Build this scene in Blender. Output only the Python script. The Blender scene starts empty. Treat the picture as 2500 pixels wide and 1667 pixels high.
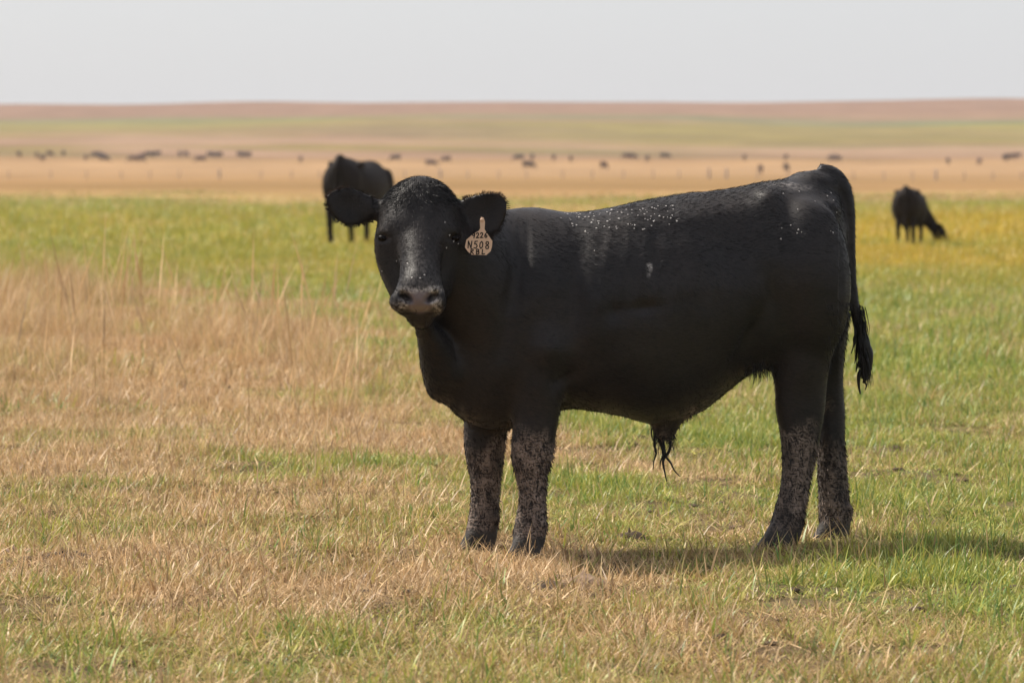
import bpy, bmesh, math, random
import numpy as np
from mathutils import Vector, Matrix
from mathutils.bvhtree import BVHTree

# ------------------------------------------------------------------ camera, sky, sun, exposure
SC = bpy.context.scene
COL = SC.collection
F = 10417.0            # focal length in pixels of the 2500 px wide photograph (150 mm on a 36 mm sensor)
CAMH = 1.265
HZ = 391.0             # eye level row in the photograph
cam_d = bpy.data.cameras.new('camera')
cam = bpy.data.objects.new('camera', cam_d); COL.objects.link(cam)
cam_d.sensor_width = 36.0; cam_d.lens = 150.0
PITCH = math.atan((833.5 - HZ) / F)
cam.location = (0, 0, CAMH)
cam.rotation_euler = (math.pi / 2 - PITCH, 0, 0)
cam_d.clip_start = 0.2; cam_d.clip_end = 20000
cam_d.dof.use_dof = True
cam_d.dof.focus_distance = 13.6
cam_d.dof.aperture_fstop = 6.8
SC.camera = cam

SUN_V = Vector((-0.70, 0.40, 1.0)).normalized()
SUN_EL = math.asin(SUN_V.z)
SUN_AZ = math.atan2(SUN_V.x, SUN_V.y)
world = bpy.data.worlds.new('World'); SC.world = world
world.use_nodes = True
wn = world.node_tree; wn.nodes.clear()
sky = wn.nodes.new('ShaderNodeTexSky'); sky.sky_type = 'NISHITA'; sky.sun_disc = False
sky.sun_elevation = SUN_EL; sky.sun_rotation = SUN_AZ
sky.altitude = 900; sky.air_density = 1.0; sky.dust_density = 4.0; sky.ozone_density = 1.0
mixs = wn.nodes.new('ShaderNodeMixRGB'); mixs.inputs[0].default_value = 0.72
mixs.inputs[2].default_value = (4.95, 5.0, 5.27, 1)          # thin even overcast veil over the blue
bgn = wn.nodes.new('ShaderNodeBackground'); bgn.inputs[1].default_value = 0.1
wo = wn.nodes.new('ShaderNodeOutputWorld')
wn.links.new(sky.outputs[0], mixs.inputs[1]); wn.links.new(mixs.outputs[0], bgn.inputs[0]); wn.links.new(bgn.outputs[0], wo.inputs[0])

sun_d = bpy.data.lights.new('sun', 'SUN'); sun_d.energy = 4.0; sun_d.angle = math.radians(2.5); sun_d.color = (1.0, 0.93, 0.82)
sun = bpy.data.objects.new('sun', sun_d); COL.objects.link(sun)
sun.rotation_euler = SUN_V.to_track_quat('Z', 'Y').to_euler(); sun.location = (-20, 10, 30)

SC.view_settings.view_transform = 'Standard'; SC.view_settings.look = 'None'
SC.view_settings.exposure = 0.65; SC.view_settings.gamma = 1.0
SC.view_settings.use_curve_mapping = False
SC.render.engine = 'CYCLES'
SC.cycles.max_bounces = 6; SC.cycles.diffuse_bounces = 3; SC.cycles.glossy_bounces = 2
SC.cycles.transmission_bounces = 3; SC.cycles.transparent_max_bounces = 4; SC.cycles.volume_bounces = 0
SC.cycles.use_denoising = True; SC.cycles.use_adaptive_sampling = False

rng = np.random.default_rng(11)
random.seed(4)
K = 2500.0 / 2352.0     # measurements below were taken on a 2352 px wide copy
SX = K / F

def W(px, py, d):
    """point at distance d along Y seen at pixel (px, py)"""
    dx = (px * K - 1250.0) / F; dy = (833.5 - py * K) / F
    c, s = math.cos(PITCH), math.sin(PITCH)
    vy = c + dy * s; vz = -s + dy * c
    t = d / vy
    return np.array((dx * t, d, CAMH + vz * t))

def row_d(py):           # distance of flat ground seen at row py
    return CAMH * F / (py * K - HZ)

def sstep(a, b, x):
    t = np.clip((x - a) / (b - a), 0, 1)
    return t * t * (3 - 2 * t)

# ------------------------------------------------------------------ noise
def _hash(ix, iy, seed):
    h = (ix.astype(np.int64) * 374761393 + iy.astype(np.int64) * 668265263 + seed * 1442695041) & 0xFFFFFFFF
    h = ((h ^ (h >> 13)) * 1274126177) & 0xFFFFFFFF
    h = h ^ (h >> 16)
    return (h & 0xFFFFFF) / float(0xFFFFFF)

def vnoise(x, y, seed=0):
    x = np.asarray(x, float); y = np.asarray(y, float)
    ix = np.floor(x); iy = np.floor(y); fx = x - ix; fy = y - iy
    fx = fx * fx * (3 - 2 * fx); fy = fy * fy * (3 - 2 * fy)
    a = _hash(ix, iy, seed); b = _hash(ix + 1, iy, seed); c = _hash(ix, iy + 1, seed); d = _hash(ix + 1, iy + 1, seed)
    return (a * (1 - fx) + b * fx) * (1 - fy) + (c * (1 - fx) + d * fx) * fy

def fbm(x, y, seed=0, octv=4):
    s = 0; a = 0.5; t = 0
    for o in range(octv):
        s = s + a * vnoise(x, y, seed + o * 17); t += a
        x = x * 2.03 + 7.1; y = y * 2.03 - 3.3; a *= 0.5
    return s / t

# ------------------------------------------------------------------ terrain height and colour zones (all in world metres)
_pd = [0, 60, 120, 280, 500, 620, 750, 850, 1000, 1300, 1600, 1800, 2200, 2400, 3000, 4500, 9000]
_pz = [0, 0, 0, -0.35, -1.0, -0.35, 0.3, 1.6, 3.1, 8.25, 15.2, 20.8, 32.7, 33.6, 27, 5, 0]
_td = np.linspace(0, 9000, 1801)
_tz = np.interp(_td, _pd, _pz)
_tz = np.convolve(np.pad(_tz, 12, mode='edge'), np.ones(25) / 25, mode='valid')

def height(x, y):
    x = np.asarray(x, float); y = np.asarray(y, float)
    d = np.maximum(y, 0)
    z = np.interp(d, _td, _tz)
    far = sstep(900, 1800, d)
    side = 1 - 0.11 * sstep(20, -300, x) - 0.05 * sstep(300, 900, np.abs(x)) + 0.03 * (fbm(x / 240, y / 300, 5) - 0.5)
    z = z * (1 - far) + z * side * far
    near = sstep(130, 40, d)
    bump = (fbm(x / 0.55, y / 0.55, 21, 3) - 0.5) * 0.055 + (fbm(x / 0.16, y / 0.16, 22, 2) - 0.5) * 0.018
    bump = bump + (fbm(x / 3.5, y / 3.5, 24, 2) - 0.5) * 0.10 * sstep(17, 26, d)
    z = z + bump * near
    z = z + (fbm(x / 60, y / 60, 29, 2) - 0.5) * 0.5 * sstep(150, 400, d)
    z = z + (fbm(x / 130, y / 260, 31, 2) - 0.5) * (0.9 * sstep(300, 600, d) + 3.6 * sstep(850, 1500, d))
    return z

def hz(x, y):
    return float(height(np.array([x]), np.array([y]))[0])

_bd = [0, 10.3, 12, 13.3, 15, 19.6, 22.5, 24.7, 30, 35, 41, 46, 52, 200]
_bx = [1.2, 0.95, 0.70, 0.50, 0.28, 0.05, -0.45, -0.95, -1.25, -1.9, -3.4, -5.5, -14, -60]

def zones(x, y):
    """green 0..1 (0 dry straw, 1 fresh green), gold 0..1, tall dry 0..1"""
    x = np.asarray(x, float); y = np.asarray(y, float)
    xb = np.interp(y, _bd, _bx)
    soft = 0.45 + 0.02 * y
    n = fbm(x / 0.9, y / 1.6, 41, 4) - 0.5
    n2 = fbm(x / 0.28, y / 0.4, 43, 3) - 0.5
    g = sstep(-soft, soft, x - xb + n * 2.2 * soft)
    base = 0.32 + 1.2 * n + 0.8 * n2
    base = base + 0.07 * sstep(15.5, 11.5, y)
    bare = np.exp(-(((x - .22) / .50) ** 2 + ((y - 12.95) / .55) ** 2))
    base = base - .25 * bare
    tall = sstep(0.25, -0.35, x - xb + 0.8 * n) * sstep(16.6, 20.5, y) * sstep(60, 38, y)
    base = base - 0.22 * tall
    green = base * (1 - g) + (0.88 + 0.75 * n + 0.6 * n2) * g * (1 - .6 * bare)
    pas = sstep(175, 75, y + (fbm(x / 7, y / 16, 47, 4) - 0.5) * 130 - 18 * sstep(3, -8, x))
    gold = sstep(36, 56, y + n * 14) * (0.45 + 0.55 * sstep(-6, 4, x)) * pas
    gold = gold * sstep(135, 92, y)
    gold = np.clip(gold * (0.65 + 1.0 * (fbm(x / 3.5, y / 8, 51, 3) - 0.25)), 0, 1)
    green = green * pas + (0.06 + 0.5 * np.clip(fbm(x / 14, y / 30, 53, 3) - 0.55, 0, 1)) * (1 - pas)
    deep = sstep(0.75, 1.5, x) * sstep(10.6, 11.8, y) * sstep(14.6, 13.4, y)
    return np.clip(green + 0.15 * deep, 0, 1.15), gold, tall

def lerp3(a, b, t):
    return np.asarray(a)[None, :] * (1 - t[:, None]) + np.asarray(b)[None, :] * t[:, None]

def over(c, col, t):
    return c * (1 - t[:, None]) + np.asarray(col)[None, :] * t[:, None]

STRAW = (0.46, 0.305, 0.145)
GREEN = (0.235, 0.265, 0.08)
GOLD = (0.47, 0.30, 0.045)
PALE = (0.385, 0.245, 0.135)
PINK = (0.265, 0.165, 0.105)

def ground_colour(x, y):
    g, gold, tall = zones(x, y)
    c = lerp3(STRAW, GREEN, g)
    c = over(c, (0.52, 0.345, 0.20), tall * 0.5)
    c = over(c, GOLD, gold * 0.75)
    # near soil: a little darker and greyer between the blades
    soil = sstep(0.50, 0.62, fbm(x / 0.35, y / 0.5, 61, 4)) * sstep(26, 18, y)
    c = over(c, (0.13, 0.092, 0.062), 0.75 * sstep(27, 17, y) * (1 - 0.12 * g))
    c = over(c, (0.15, 0.105, 0.072), soil * 0.6)
    # middle distance straw belts
    m = sstep(95, 230, y + (fbm(x / 11, y / 20, 49, 4) - 0.5) * 110)
    st = fbm(x / 60, y / 26, 71, 4)
    c = over(c, (0.335, 0.205, 0.10), m)
    c = over(c, (0.25, 0.16, 0.075), m * sstep(0.42, 0.66, st) * 0.7)
    c = over(c, (0.29, 0.24, 0.08), m * sstep(240, 160, y) * sstep(0.45, 0.62, fbm(x / 16, y / 24, 73, 3)) * 0.55)
    c = over(c, PALE, sstep(520, 640, y) * sstep(860, 760, y) * 0.75)
    # the rise
    h = sstep(800, 900, y)
    n = fbm(x / 130, y / 150, 75, 4)
    nf = fbm(x / 45, y / 40, 77, 3)
    c = over(c, PINK, h)
    c = over(c, (0.24, 0.18, 0.07), h * sstep(0.42, 0.62, n) * sstep(1650, 1500, y) * 0.85)
    edge = y + (fbm(x / 90, y / 90, 81, 3) - 0.5) * 160
    right = sstep(-40, 60, x + 0.12 * (y - 1200))
    c = over(c, (0.235, 0.20, 0.06), h * sstep(1080, 1180, edge) * sstep(1640, 1540, edge) * right * (0.45 + 0.55 * nf))
    c = over(c, (0.21, 0.17, 0.09), h * sstep(940, 1010, edge) * sstep(1110, 1050, edge) * sstep(-30, 20, x) * 0.6)
    left = sstep(10, -90, x)
    c = over(c, (0.235, 0.205, 0.06), h * sstep(1500, 1600, edge) * sstep(1830, 1740, edge) * left * 0.75)
    ys_ = y + 0.42 * x + 60 * (fbm(x / 70, y / 70, 83, 3) - 0.5)
    strip = sstep(1620, 1670, ys_) * sstep(1790, 1740, ys_)
    c = over(c, (0.14, 0.17, 0.08), strip * np.clip(0.35 + 0.9 * (fbm(x / 55, y / 40, 85, 3) - 0.2), 0, 1))
    dg = fbm((x + 0.5 * y) / 60, (y - 0.2 * x) / 240, 87, 3)
    c = over(c, (0.33, 0.215, 0.14), h * sstep(0.52, 0.70, dg) * sstep(1500, 1300, y) * 0.8)
    c = over(c, (0.20, 0.15, 0.075), h * sstep(0.46, 0.28, dg) * sstep(1620, 1500, y) * 0.7)
    top = sstep(1780, 1860, y)
    c = over(c, (0.245, 0.145, 0.098), top * (0.75 + 0.25 * nf))
    return np.clip(c, 0.01, 0.9)

# ------------------------------------------------------------------ object helpers
def tag(o, label=None, cat=None, group=None, kind=None):
    if label: o['label'] = label
    if cat: o['category'] = cat
    if group: o['group'] = group
    if kind: o['kind'] = kind
    return o

def link(name, me, parent=None, mat=None):
    o = bpy.data.objects.new(name, me); COL.objects.link(o)
    if mat is not None and me is not None and not me.materials: me.materials.append(mat)
    if parent is not None: o.parent = parent
    return o

def mesh_np(name, verts, faces, smooth=True):
    """faces: array (n,3) or (n,4) or list of those"""
    if not isinstance(faces, list): faces = [faces]
    faces = [np.asarray(f, np.int32) for f in faces if len(f)]
    me = bpy.data.meshes.new(name)
    me.vertices.add(len(verts)); me.vertices.foreach_set('co', np.asarray(verts, np.float32).ravel())
    li = np.concatenate([f.ravel() for f in faces])
    lt = np.concatenate([np.full(len(f), f.shape[1], np.int32) for f in faces])
    ls = np.concatenate([[0], np.cumsum(lt)[:-1]]).astype(np.int32)
    me.loops.add(len(li)); me.loops.foreach_set('vertex_index', li)
    me.polygons.add(len(lt)); me.polygons.foreach_set('loop_start', ls); me.polygons.foreach_set('loop_total', lt)
    me.update(calc_edges=True)
    if smooth: me.polygons.foreach_set('use_smooth', np.ones(len(lt), bool))
    me.validate()
    return me

def set_col(me, name, rgba):
    a = me.attributes.new(name, 'FLOAT_COLOR', 'POINT')
    a.data.foreach_set('color', np.asarray(rgba, np.float32).ravel())

class Soup:
    """collects closed shells"""
    def __init__(s): s.v = []; s.f3 = []; s.f4 = []; s.n = 0
    def add(s, v, f4=(), f3=()):
        s.v.append(np.asarray(v, float))
        if len(f4): s.f4.append(np.asarray(f4) + s.n)
        if len(f3): s.f3.append(np.asarray(f3) + s.n)
        s.n += len(v)
    def loft(s, rings):
        n = len(rings[0]); m = len(rings)
        v = np.concatenate([np.asarray(r) for r in rings] + [np.mean(rings[0], 0)[None], np.mean(rings[-1], 0)[None]])
        f4 = []; f3 = []
        for i in range(m - 1):
            for j in range(n):
                k = (j + 1) % n
                f4.append((i * n + j, i * n + k, (i + 1) * n + k, (i + 1) * n + j))
        a, b = m * n, m * n + 1
        for j in range(n):
            k = (j + 1) % n
            f3.append((a, k, j)); f3.append((b, (m - 1) * n + j, (m - 1) * n + k))
        s.add(v, f4, f3)
    def ball(s, c, U, V, T, n=14):
        """ellipsoid with half axes U, V, T"""
        c, U, V, T = [np.asarray(q, float) for q in (c, U, V, T)]
        rings = []
        for i in range(1, n):
            a = math.pi * i / n
            t = np.linspace(0, 2 * math.pi, 20, endpoint=False)
            rings.append(c + np.cos(a) * T + np.sin(a) * (np.cos(t)[:, None] * U + np.sin(t)[:, None] * V))
        s.loft(rings)
    def mesh(s, name):
        return mesh_np(name, np.concatenate(s.v), [np.concatenate(s.f4) if s.f4 else [], np.concatenate(s.f3) if s.f3 else []])

def ring(c, U, V, a, b, n=28, ex=2.2, flat=1.0):
    """superellipse of half axes a along U and b along V; flat < 1 narrows the top"""
    t = np.linspace(0, 2 * math.pi, n, endpoint=False)
    ct, st = np.cos(t), np.sin(t)
    p = 2.0 / ex
    u = np.sign(ct) * np.abs(ct) ** p; v = np.sign(st) * np.abs(st) ** p
    w = np.where(v > 0, 1 - (1 - flat) * v ** 2, 1.0)
    return np.asarray(c)[None] + (u * w * a)[:, None] * np.asarray(U)[None] + (v * b)[:, None] * np.asarray(V)[None]

def resample(sec, m):
    """smoothly interpolate rows of section parameters (Catmull-Rom)"""
    s = np.asarray(sec, float); n = len(s); out = []
    for i in range(n - 1):
        p0 = s[max(i - 1, 0)]; p1 = s[i]; p2 = s[i + 1]; p3 = s[min(i + 2, n - 1)]
        for k in range(m):
            t = k / m
            out.append(0.5 * ((2 * p1) + (-p0 + p2) * t + (2 * p0 - 5 * p1 + 4 * p2 - p3) * t * t + (-p0 + 3 * p1 - 3 * p2 + p3) * t ** 3))
    out.append(s[-1])
    return np.array(out)

def fuse(me, voxel, smooth_it, name):
    """one continuous skin over overlapping closed shells"""
    tmp = bpy.data.objects.new('tmp', me); COL.objects.link(tmp)
    r = tmp.modifiers.new('r', 'REMESH'); r.mode = 'VOXEL'; r.voxel_size = voxel; r.use_smooth_shade = True
    if smooth_it:
        m = tmp.modifiers.new('s', 'SMOOTH'); m.factor = 0.5; m.iterations = smooth_it
    dg = bpy.context.evaluated_depsgraph_get(); dg.update()
    out = bpy.data.meshes.new_from_object(tmp.evaluated_get(dg), depsgraph=dg)
    out.name = name
    bpy.data.objects.remove(tmp, do_unlink=True); bpy.data.meshes.remove(me)
    out.materials.clear()
    return out

def get_v(me):
    a = np.empty(len(me.vertices) * 3, np.float32); me.vertices.foreach_get('co', a)
    return a.reshape(-1, 3).astype(float)

def get_n(me):
    a = np.empty(len(me.vertices) * 3, np.float32); me.vertex_normals.foreach_get('vector', a)
    return a.reshape(-1, 3).astype(float)

def put_v(me, v):
    me.vertices.foreach_set('co', np.asarray(v, np.float32).ravel()); me.update()

def relax(me, v, weight, it):
    """Laplacian smoothing with a weight per vertex"""
    e = np.empty(len(me.edges) * 2, np.int32); me.edges.foreach_get('vertices', e); e = e.reshape(-1, 2)
    a = np.concatenate([e[:, 0], e[:, 1]]); b = np.concatenate([e[:, 1], e[:, 0]]); n = len(v)
    deg = np.maximum(np.bincount(a, minlength=n), 1)
    for k in range(it):
        for ax in range(3):
            m = np.bincount(a, weights=v[b, ax], minlength=n) / deg
            v[:, ax] += 0.6 * weight * (m - v[:, ax])
    return v

# ------------------------------------------------------------------ materials
def new_mat(name):
    m = bpy.data.materials.new(name); m.use_nodes = True
    nt = m.node_tree; nt.nodes.clear()
    out = nt.nodes.new('ShaderNodeOutputMaterial')
    return m, nt, out

def N(nt, kind, **kw):
    n = nt.nodes.new(kind)
    for k, v in kw.items():
        if k.startswith('i_'):
            key = k[2:]
            n.inputs[int(key) if key.isdigit() else key.replace('_', ' ')].default_value = v
        else: setattr(n, k, v)
    return n

def simple_mat(name, col, rough=0.7, spec=0.3, noise=0.0, nscale=20.0, bump=0.0):
    m, nt, out = new_mat(name)
    p = N(nt, 'ShaderNodeBsdfPrincipled'); p.inputs['Roughness'].default_value = rough
    p.inputs['Specular IOR Level'].default_value = spec; p.inputs['Base Color'].default_value = (*col, 1)
    if noise or bump:
        tc = N(nt, 'ShaderNodeTexCoord'); nz = N(nt, 'ShaderNodeTexNoise', i_Scale=nscale, i_Detail=5.0)
        nt.links.new(tc.outputs['Object'], nz.inputs['Vector'])
        if noise:
            mx = N(nt, 'ShaderNodeMixRGB', blend_type='MIX')
            mx.inputs[1].default_value = (*[c * (1 - noise) for c in col], 1); mx.inputs[2].default_value = (*[min(1, c * (1 + noise)) for c in col], 1)
            nt.links.new(nz.outputs['Fac'], mx.inputs[0]); nt.links.new(mx.outputs[0], p.inputs['Base Color'])
        if bump:
            b = N(nt, 'ShaderNodeBump', i_Strength=bump, i_Distance=0.01)
            nt.links.new(nz.outputs['Fac'], b.inputs['Height']); nt.links.new(b.outputs[0], p.inputs['Normal'])
    nt.links.new(p.outputs[0], out.inputs[0])
    return m

def ground_mat():
    m, nt, out = new_mat('pasture')
    L = nt.links.new
    at = N(nt, 'ShaderNodeAttribute', attribute_name='tint')
    geo = N(nt, 'ShaderNodeNewGeometry')
    n1 = N(nt, 'ShaderNodeTexNoise', i_Scale=9.0, i_Detail=8.0, i_Roughness=0.7)
    n2 = N(nt, 'ShaderNodeTexNoise', i_Scale=0.05, i_Detail=6.0, i_Roughness=0.65)
    mp = N(nt, 'ShaderNodeMapping'); mp.inputs['Scale'].default_value = (1.0, 0.35, 1)
    L(geo.outputs['Position'], mp.inputs['Vector'])
    L(geo.outputs['Position'], n1.inputs['Vector']); L(mp.outputs[0], n2.inputs['Vector'])
    r1 = N(nt, 'ShaderNodeMapRange'); r1.inputs[1].default_value = 0.3; r1.inputs[2].default_value = 0.7; r1.inputs[3].default_value = 0.62; r1.inputs[4].default_value = 1.22
    r2 = N(nt, 'ShaderNodeMapRange'); r2.inputs[1].default_value = 0.3; r2.inputs[2].default_value = 0.7; r2.inputs[3].default_value = 0.82; r2.inputs[4].default_value = 1.14
    L(n1.outputs['Fac'], r1.inputs[0]); L(n2.outputs['Fac'], r2.inputs[0])
    mm = N(nt, 'ShaderNodeMath', operation='MULTIPLY'); L(r1.outputs[0], mm.inputs[0]); L(r2.outputs[0], mm.inputs[1])
    vm = N(nt, 'ShaderNodeVectorMath', operation='SCALE'); L(at.outputs['Color'], vm.inputs[0]); L(mm.outputs[0], vm.inputs['Scale'])
    p = N(nt, 'ShaderNodeBsdfDiffuse'); L(vm.outputs[0], p.inputs['Color'])
    b = N(nt, 'ShaderNodeBump', i_Strength=0.7, i_Distance=0.03); L(n1.outputs['Fac'], b.inputs['Height']); L(b.outputs[0], p.inputs['Normal'])
    L(p.outputs[0], out.inputs[0])
    return m

def grass_mat(name, dry1, dry2, gr1, gr2, gold, transl=0.35):
    m, nt, out = new_mat(name); L = nt.links.new
    tone = N(nt, 'ShaderNodeAttribute', attribute_name='tone', attribute_type='INSTANCER')     # r green, g gold, b random
    bl = N(nt, 'ShaderNodeAttribute', attribute_name='blade')                                   # r random, g random, b height along the blade
    ts = N(nt, 'ShaderNodeSeparateColor'); L(tone.outputs['Color'], ts.inputs[0])
    bs = N(nt, 'ShaderNodeSeparateColor'); L(bl.outputs['Color'], bs.inputs[0])
    # green choice = step of (tone - blade random), softened
    sub = N(nt, 'ShaderNodeMath', operation='SUBTRACT'); L(ts.outputs[0], sub.inputs[0]); L(bs.outputs[0], sub.inputs[1])
    mr = N(nt, 'ShaderNodeMapRange'); mr.inputs[1].default_value = -0.28; mr.inputs[2].default_value = 0.28; L(sub.outputs[0], mr.inputs[0])
    def mix(c1, c2, fac):
        x = N(nt, 'ShaderNodeMixRGB')
        for k, c in ((1, c1), (2, c2)):
            if isinstance(c, tuple): x.inputs[k].default_value = (*c, 1)
            else: L(c, x.inputs[k])
        L(fac, x.inputs[0]); return x.outputs[0]
    dry = mix(dry1, dry2, bs.outputs[1]); gr = mix(gr1, gr2, bs.outputs[1])
    c = mix(dry, gr, mr.outputs[0])
    gm = N(nt, 'ShaderNodeMath', operation='MULTIPLY'); gm.inputs[1].default_value = 0.62; L(ts.outputs[1], gm.inputs[0])
    c = mix(c, gold, gm.outputs[0])
    br = N(nt, 'ShaderNodeMapRange'); br.inputs[3].default_value = 0.68; br.inputs[4].default_value = 1.24; L(ts.outputs[2], br.inputs[0])
    vm = N(nt, 'ShaderNodeVectorMath', operation='SCALE'); L(c, vm.inputs[0]); L(br.outputs[0], vm.inputs['Scale'])
    d = N(nt, 'ShaderNodeBsdfDiffuse'); L(vm.outputs[0], d.inputs['Color'])
    t = N(nt, 'ShaderNodeBsdfTranslucent'); L(vm.outputs[0], t.inputs['Color'])
    ms = N(nt, 'ShaderNodeMixShader', i_0=transl); L(d.outputs[0], ms.inputs[1]); L(t.outputs[0], ms.inputs[2])
    gl = N(nt, 'ShaderNodeBsdfGlossy', i_Roughness=0.45); gl.inputs['Color'].default_value = (0.9, 0.9, 0.9, 1)
    ms2 = N(nt, 'ShaderNodeMixShader', i_0=0.035); L(ms.outputs[0], ms2.inputs[1]); L(gl.outputs[0], ms2.inputs[2])
    L(ms2.outputs[0], out.inputs[0])
    return m

def coat_mat():
    """black hide: mask r = mud, g = bare nose skin, b = pale dust or white hair, and painted nose sheen, a = hoof horn"""
    m, nt, out = new_mat('black_coat'); L = nt.links.new
    at = N(nt, 'ShaderNodeAttribute', attribute_name='mask')
    s = N(nt, 'ShaderNodeSeparateColor'); L(at.outputs['Color'], s.inputs[0])
    tc = N(nt, 'ShaderNodeTexCoord')
    # hair grain, drawn out along the body
    mp = N(nt, 'ShaderNodeMapping'); mp.inputs['Scale'].default_value = (60, 60, 190); L(tc.outputs['Object'], mp.inputs['Vector'])
    hair = N(nt, 'ShaderNodeTexNoise', i_Scale=1.0, i_Detail=4.0, i_Roughness=0.65, i_Distortion=0.6); L(mp.outputs[0], hair.inputs['Vector'])
    big = N(nt, 'ShaderNodeTexNoise', i_Scale=5.0, i_Detail=4.0); L(tc.outputs['Object'], big.inputs['Vector'])
    coat = N(nt, 'ShaderNodeMixRGB'); coat.inputs[1].default_value = (0.0065, 0.0070, 0.0090, 1); coat.inputs[2].default_value = (0.026, 0.0205, 0.0188, 1)
    cf = N(nt, 'ShaderNodeMath', operation='MULTIPLY'); L(hair.outputs['Fac'], cf.inputs[0]); L(big.outputs['Fac'], cf.inputs[1])
    cf2 = N(nt, 'ShaderNodeMath', operation='MULTIPLY'); cf2.inputs[1].default_value = 2.6; L(cf.outputs[0], cf2.inputs[0]); L(cf2.outputs[0], coat.inputs[0])
    # mud: matted clumps with dark hair between them
    mpm = N(nt, 'ShaderNodeMapping'); mpm.inputs['Scale'].default_value = (1.3, 1.3, .62); L(tc.outputs['Object'], mpm.inputs['Vector'])
    wv = N(nt, 'ShaderNodeTexWave', i_Scale=24.0, i_Distortion=11.0, i_Detail=3.0); wv.bands_direction = 'Z'; wv.inputs['Detail Scale'].default_value = 2.2; L(tc.outputs['Object'], wv.inputs['Vector'])
    wn_ = N(nt, 'ShaderNodeTexNoise', i_Scale=42.0, i_Detail=4.0, i_Roughness=0.62, i_Distortion=1.0); L(mpm.outputs[0], wn_.inputs['Vector'])
    wave = N(nt, 'ShaderNodeMix'); wave.data_type = 'FLOAT'; wave.inputs[0].default_value = 0.88; L(wv.outputs['Fac'], wave.inputs[2]); L(wn_.outputs['Fac'], wave.inputs[3])
    wr = N(nt, 'ShaderNodeMapRange'); wr.inputs[1].default_value = 0.40; wr.inputs[2].default_value = 0.58; L(wave.outputs[0], wr.inputs[0])
    mudc = N(nt, 'ShaderNodeMixRGB'); mudc.inputs[1].default_value = (0.165, 0.124, 0.100, 1); mudc.inputs[2].default_value = (0.35, 0.27, 0.22, 1)
    L(big.outputs['Fac'], mudc.inputs[0])
    mf = N(nt, 'ShaderNodeMath', operation='MULTIPLY'); L(wr.outputs[0], mf.inputs[0]); L(s.outputs[0], mf.inputs[1])
    c1 = N(nt, 'ShaderNodeMixRGB'); L(mf.outputs[0], c1.inputs[0]); L(coat.outputs[0], c1.inputs[1]); L(mudc.outputs[0], c1.inputs[2])
    # bare nose
    c2 = N(nt, 'ShaderNodeMixRGB'); L(s.outputs[1], c2.inputs[0]); L(c1.outputs[0], c2.inputs[1]); c2.inputs[2].default_value = (0.155, 0.125, 0.13, 1)
    # speckled pale dust, also the painted sheen of the nose bridge
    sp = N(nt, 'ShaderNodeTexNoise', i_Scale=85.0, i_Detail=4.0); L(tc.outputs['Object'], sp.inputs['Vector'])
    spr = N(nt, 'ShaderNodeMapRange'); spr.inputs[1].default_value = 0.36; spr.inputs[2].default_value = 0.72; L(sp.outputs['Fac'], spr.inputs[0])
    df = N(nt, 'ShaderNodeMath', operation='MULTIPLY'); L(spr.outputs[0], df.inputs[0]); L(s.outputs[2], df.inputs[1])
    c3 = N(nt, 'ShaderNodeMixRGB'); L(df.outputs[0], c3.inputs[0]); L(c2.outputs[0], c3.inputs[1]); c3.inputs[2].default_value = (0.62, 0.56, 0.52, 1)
    c4 = N(nt, 'ShaderNodeMixRGB'); L(at.outputs['Alpha'], c4.inputs[0]); L(c3.outputs[0], c4.inputs[1]); c4.inputs[2].default_value = (0.045, 0.04, 0.036, 1)
    p = N(nt, 'ShaderNodeBsdfPrincipled'); L(c4.outputs[0], p.inputs['Base Color'])
    rr = N(nt, 'ShaderNodeMapRange'); rr.inputs[3].default_value = 0.45; rr.inputs[4].default_value = 0.85; L(s.outputs[0], rr.inputs[0])
    rn = N(nt, 'ShaderNodeMixRGB'); L(s.outputs[1], rn.inputs[0]); L(rr.outputs[0], rn.inputs[1]); rn.inputs[2].default_value = (0.27, 0.27, 0.27, 1)
    L(rn.outputs[0], p.inputs['Roughness'])
    p.inputs['Specular IOR Level'].default_value = 0.24
    p.inputs['Sheen Weight'].default_value = 0.03; p.inputs['Sheen Roughness'].default_value = 0.45
    hb = N(nt, 'ShaderNodeBump', i_Strength=0.30, i_Distance=0.004); L(hair.outputs['Fac'], hb.inputs['Height'])
    mb = N(nt, 'ShaderNodeBump', i_Distance=0.012); L(s.outputs[0], mb.inputs['Strength']); L(wave.outputs[0], mb.inputs['Height']); L(hb.outputs[0], mb.inputs['Normal'])
    L(mb.outputs[0], p.inputs['Normal'])
    L(p.outputs[0], out.inputs[0])
    return m

def hair_mat(name, c1, c2, rough=0.5):
    m, nt, out = new_mat(name); L = nt.links.new
    at = N(nt, 'ShaderNodeAttribute', attribute_name='strand')
    s = N(nt, 'ShaderNodeSeparateColor'); L(at.outputs['Color'], s.inputs[0])
    mx = N(nt, 'ShaderNodeMixRGB'); mx.inputs[1].default_value = (*c1, 1); mx.inputs[2].default_value = (*c2, 1); L(s.outputs[0], mx.inputs[0])
    p = N(nt, 'ShaderNodeBsdfPrincipled', i_Roughness=rough); L(mx.outputs[0], p.inputs['Base Color']); p.inputs['Specular IOR Level'].default_value = 0.2
    L(p.outputs[0], out.inputs[0]); return m

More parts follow.
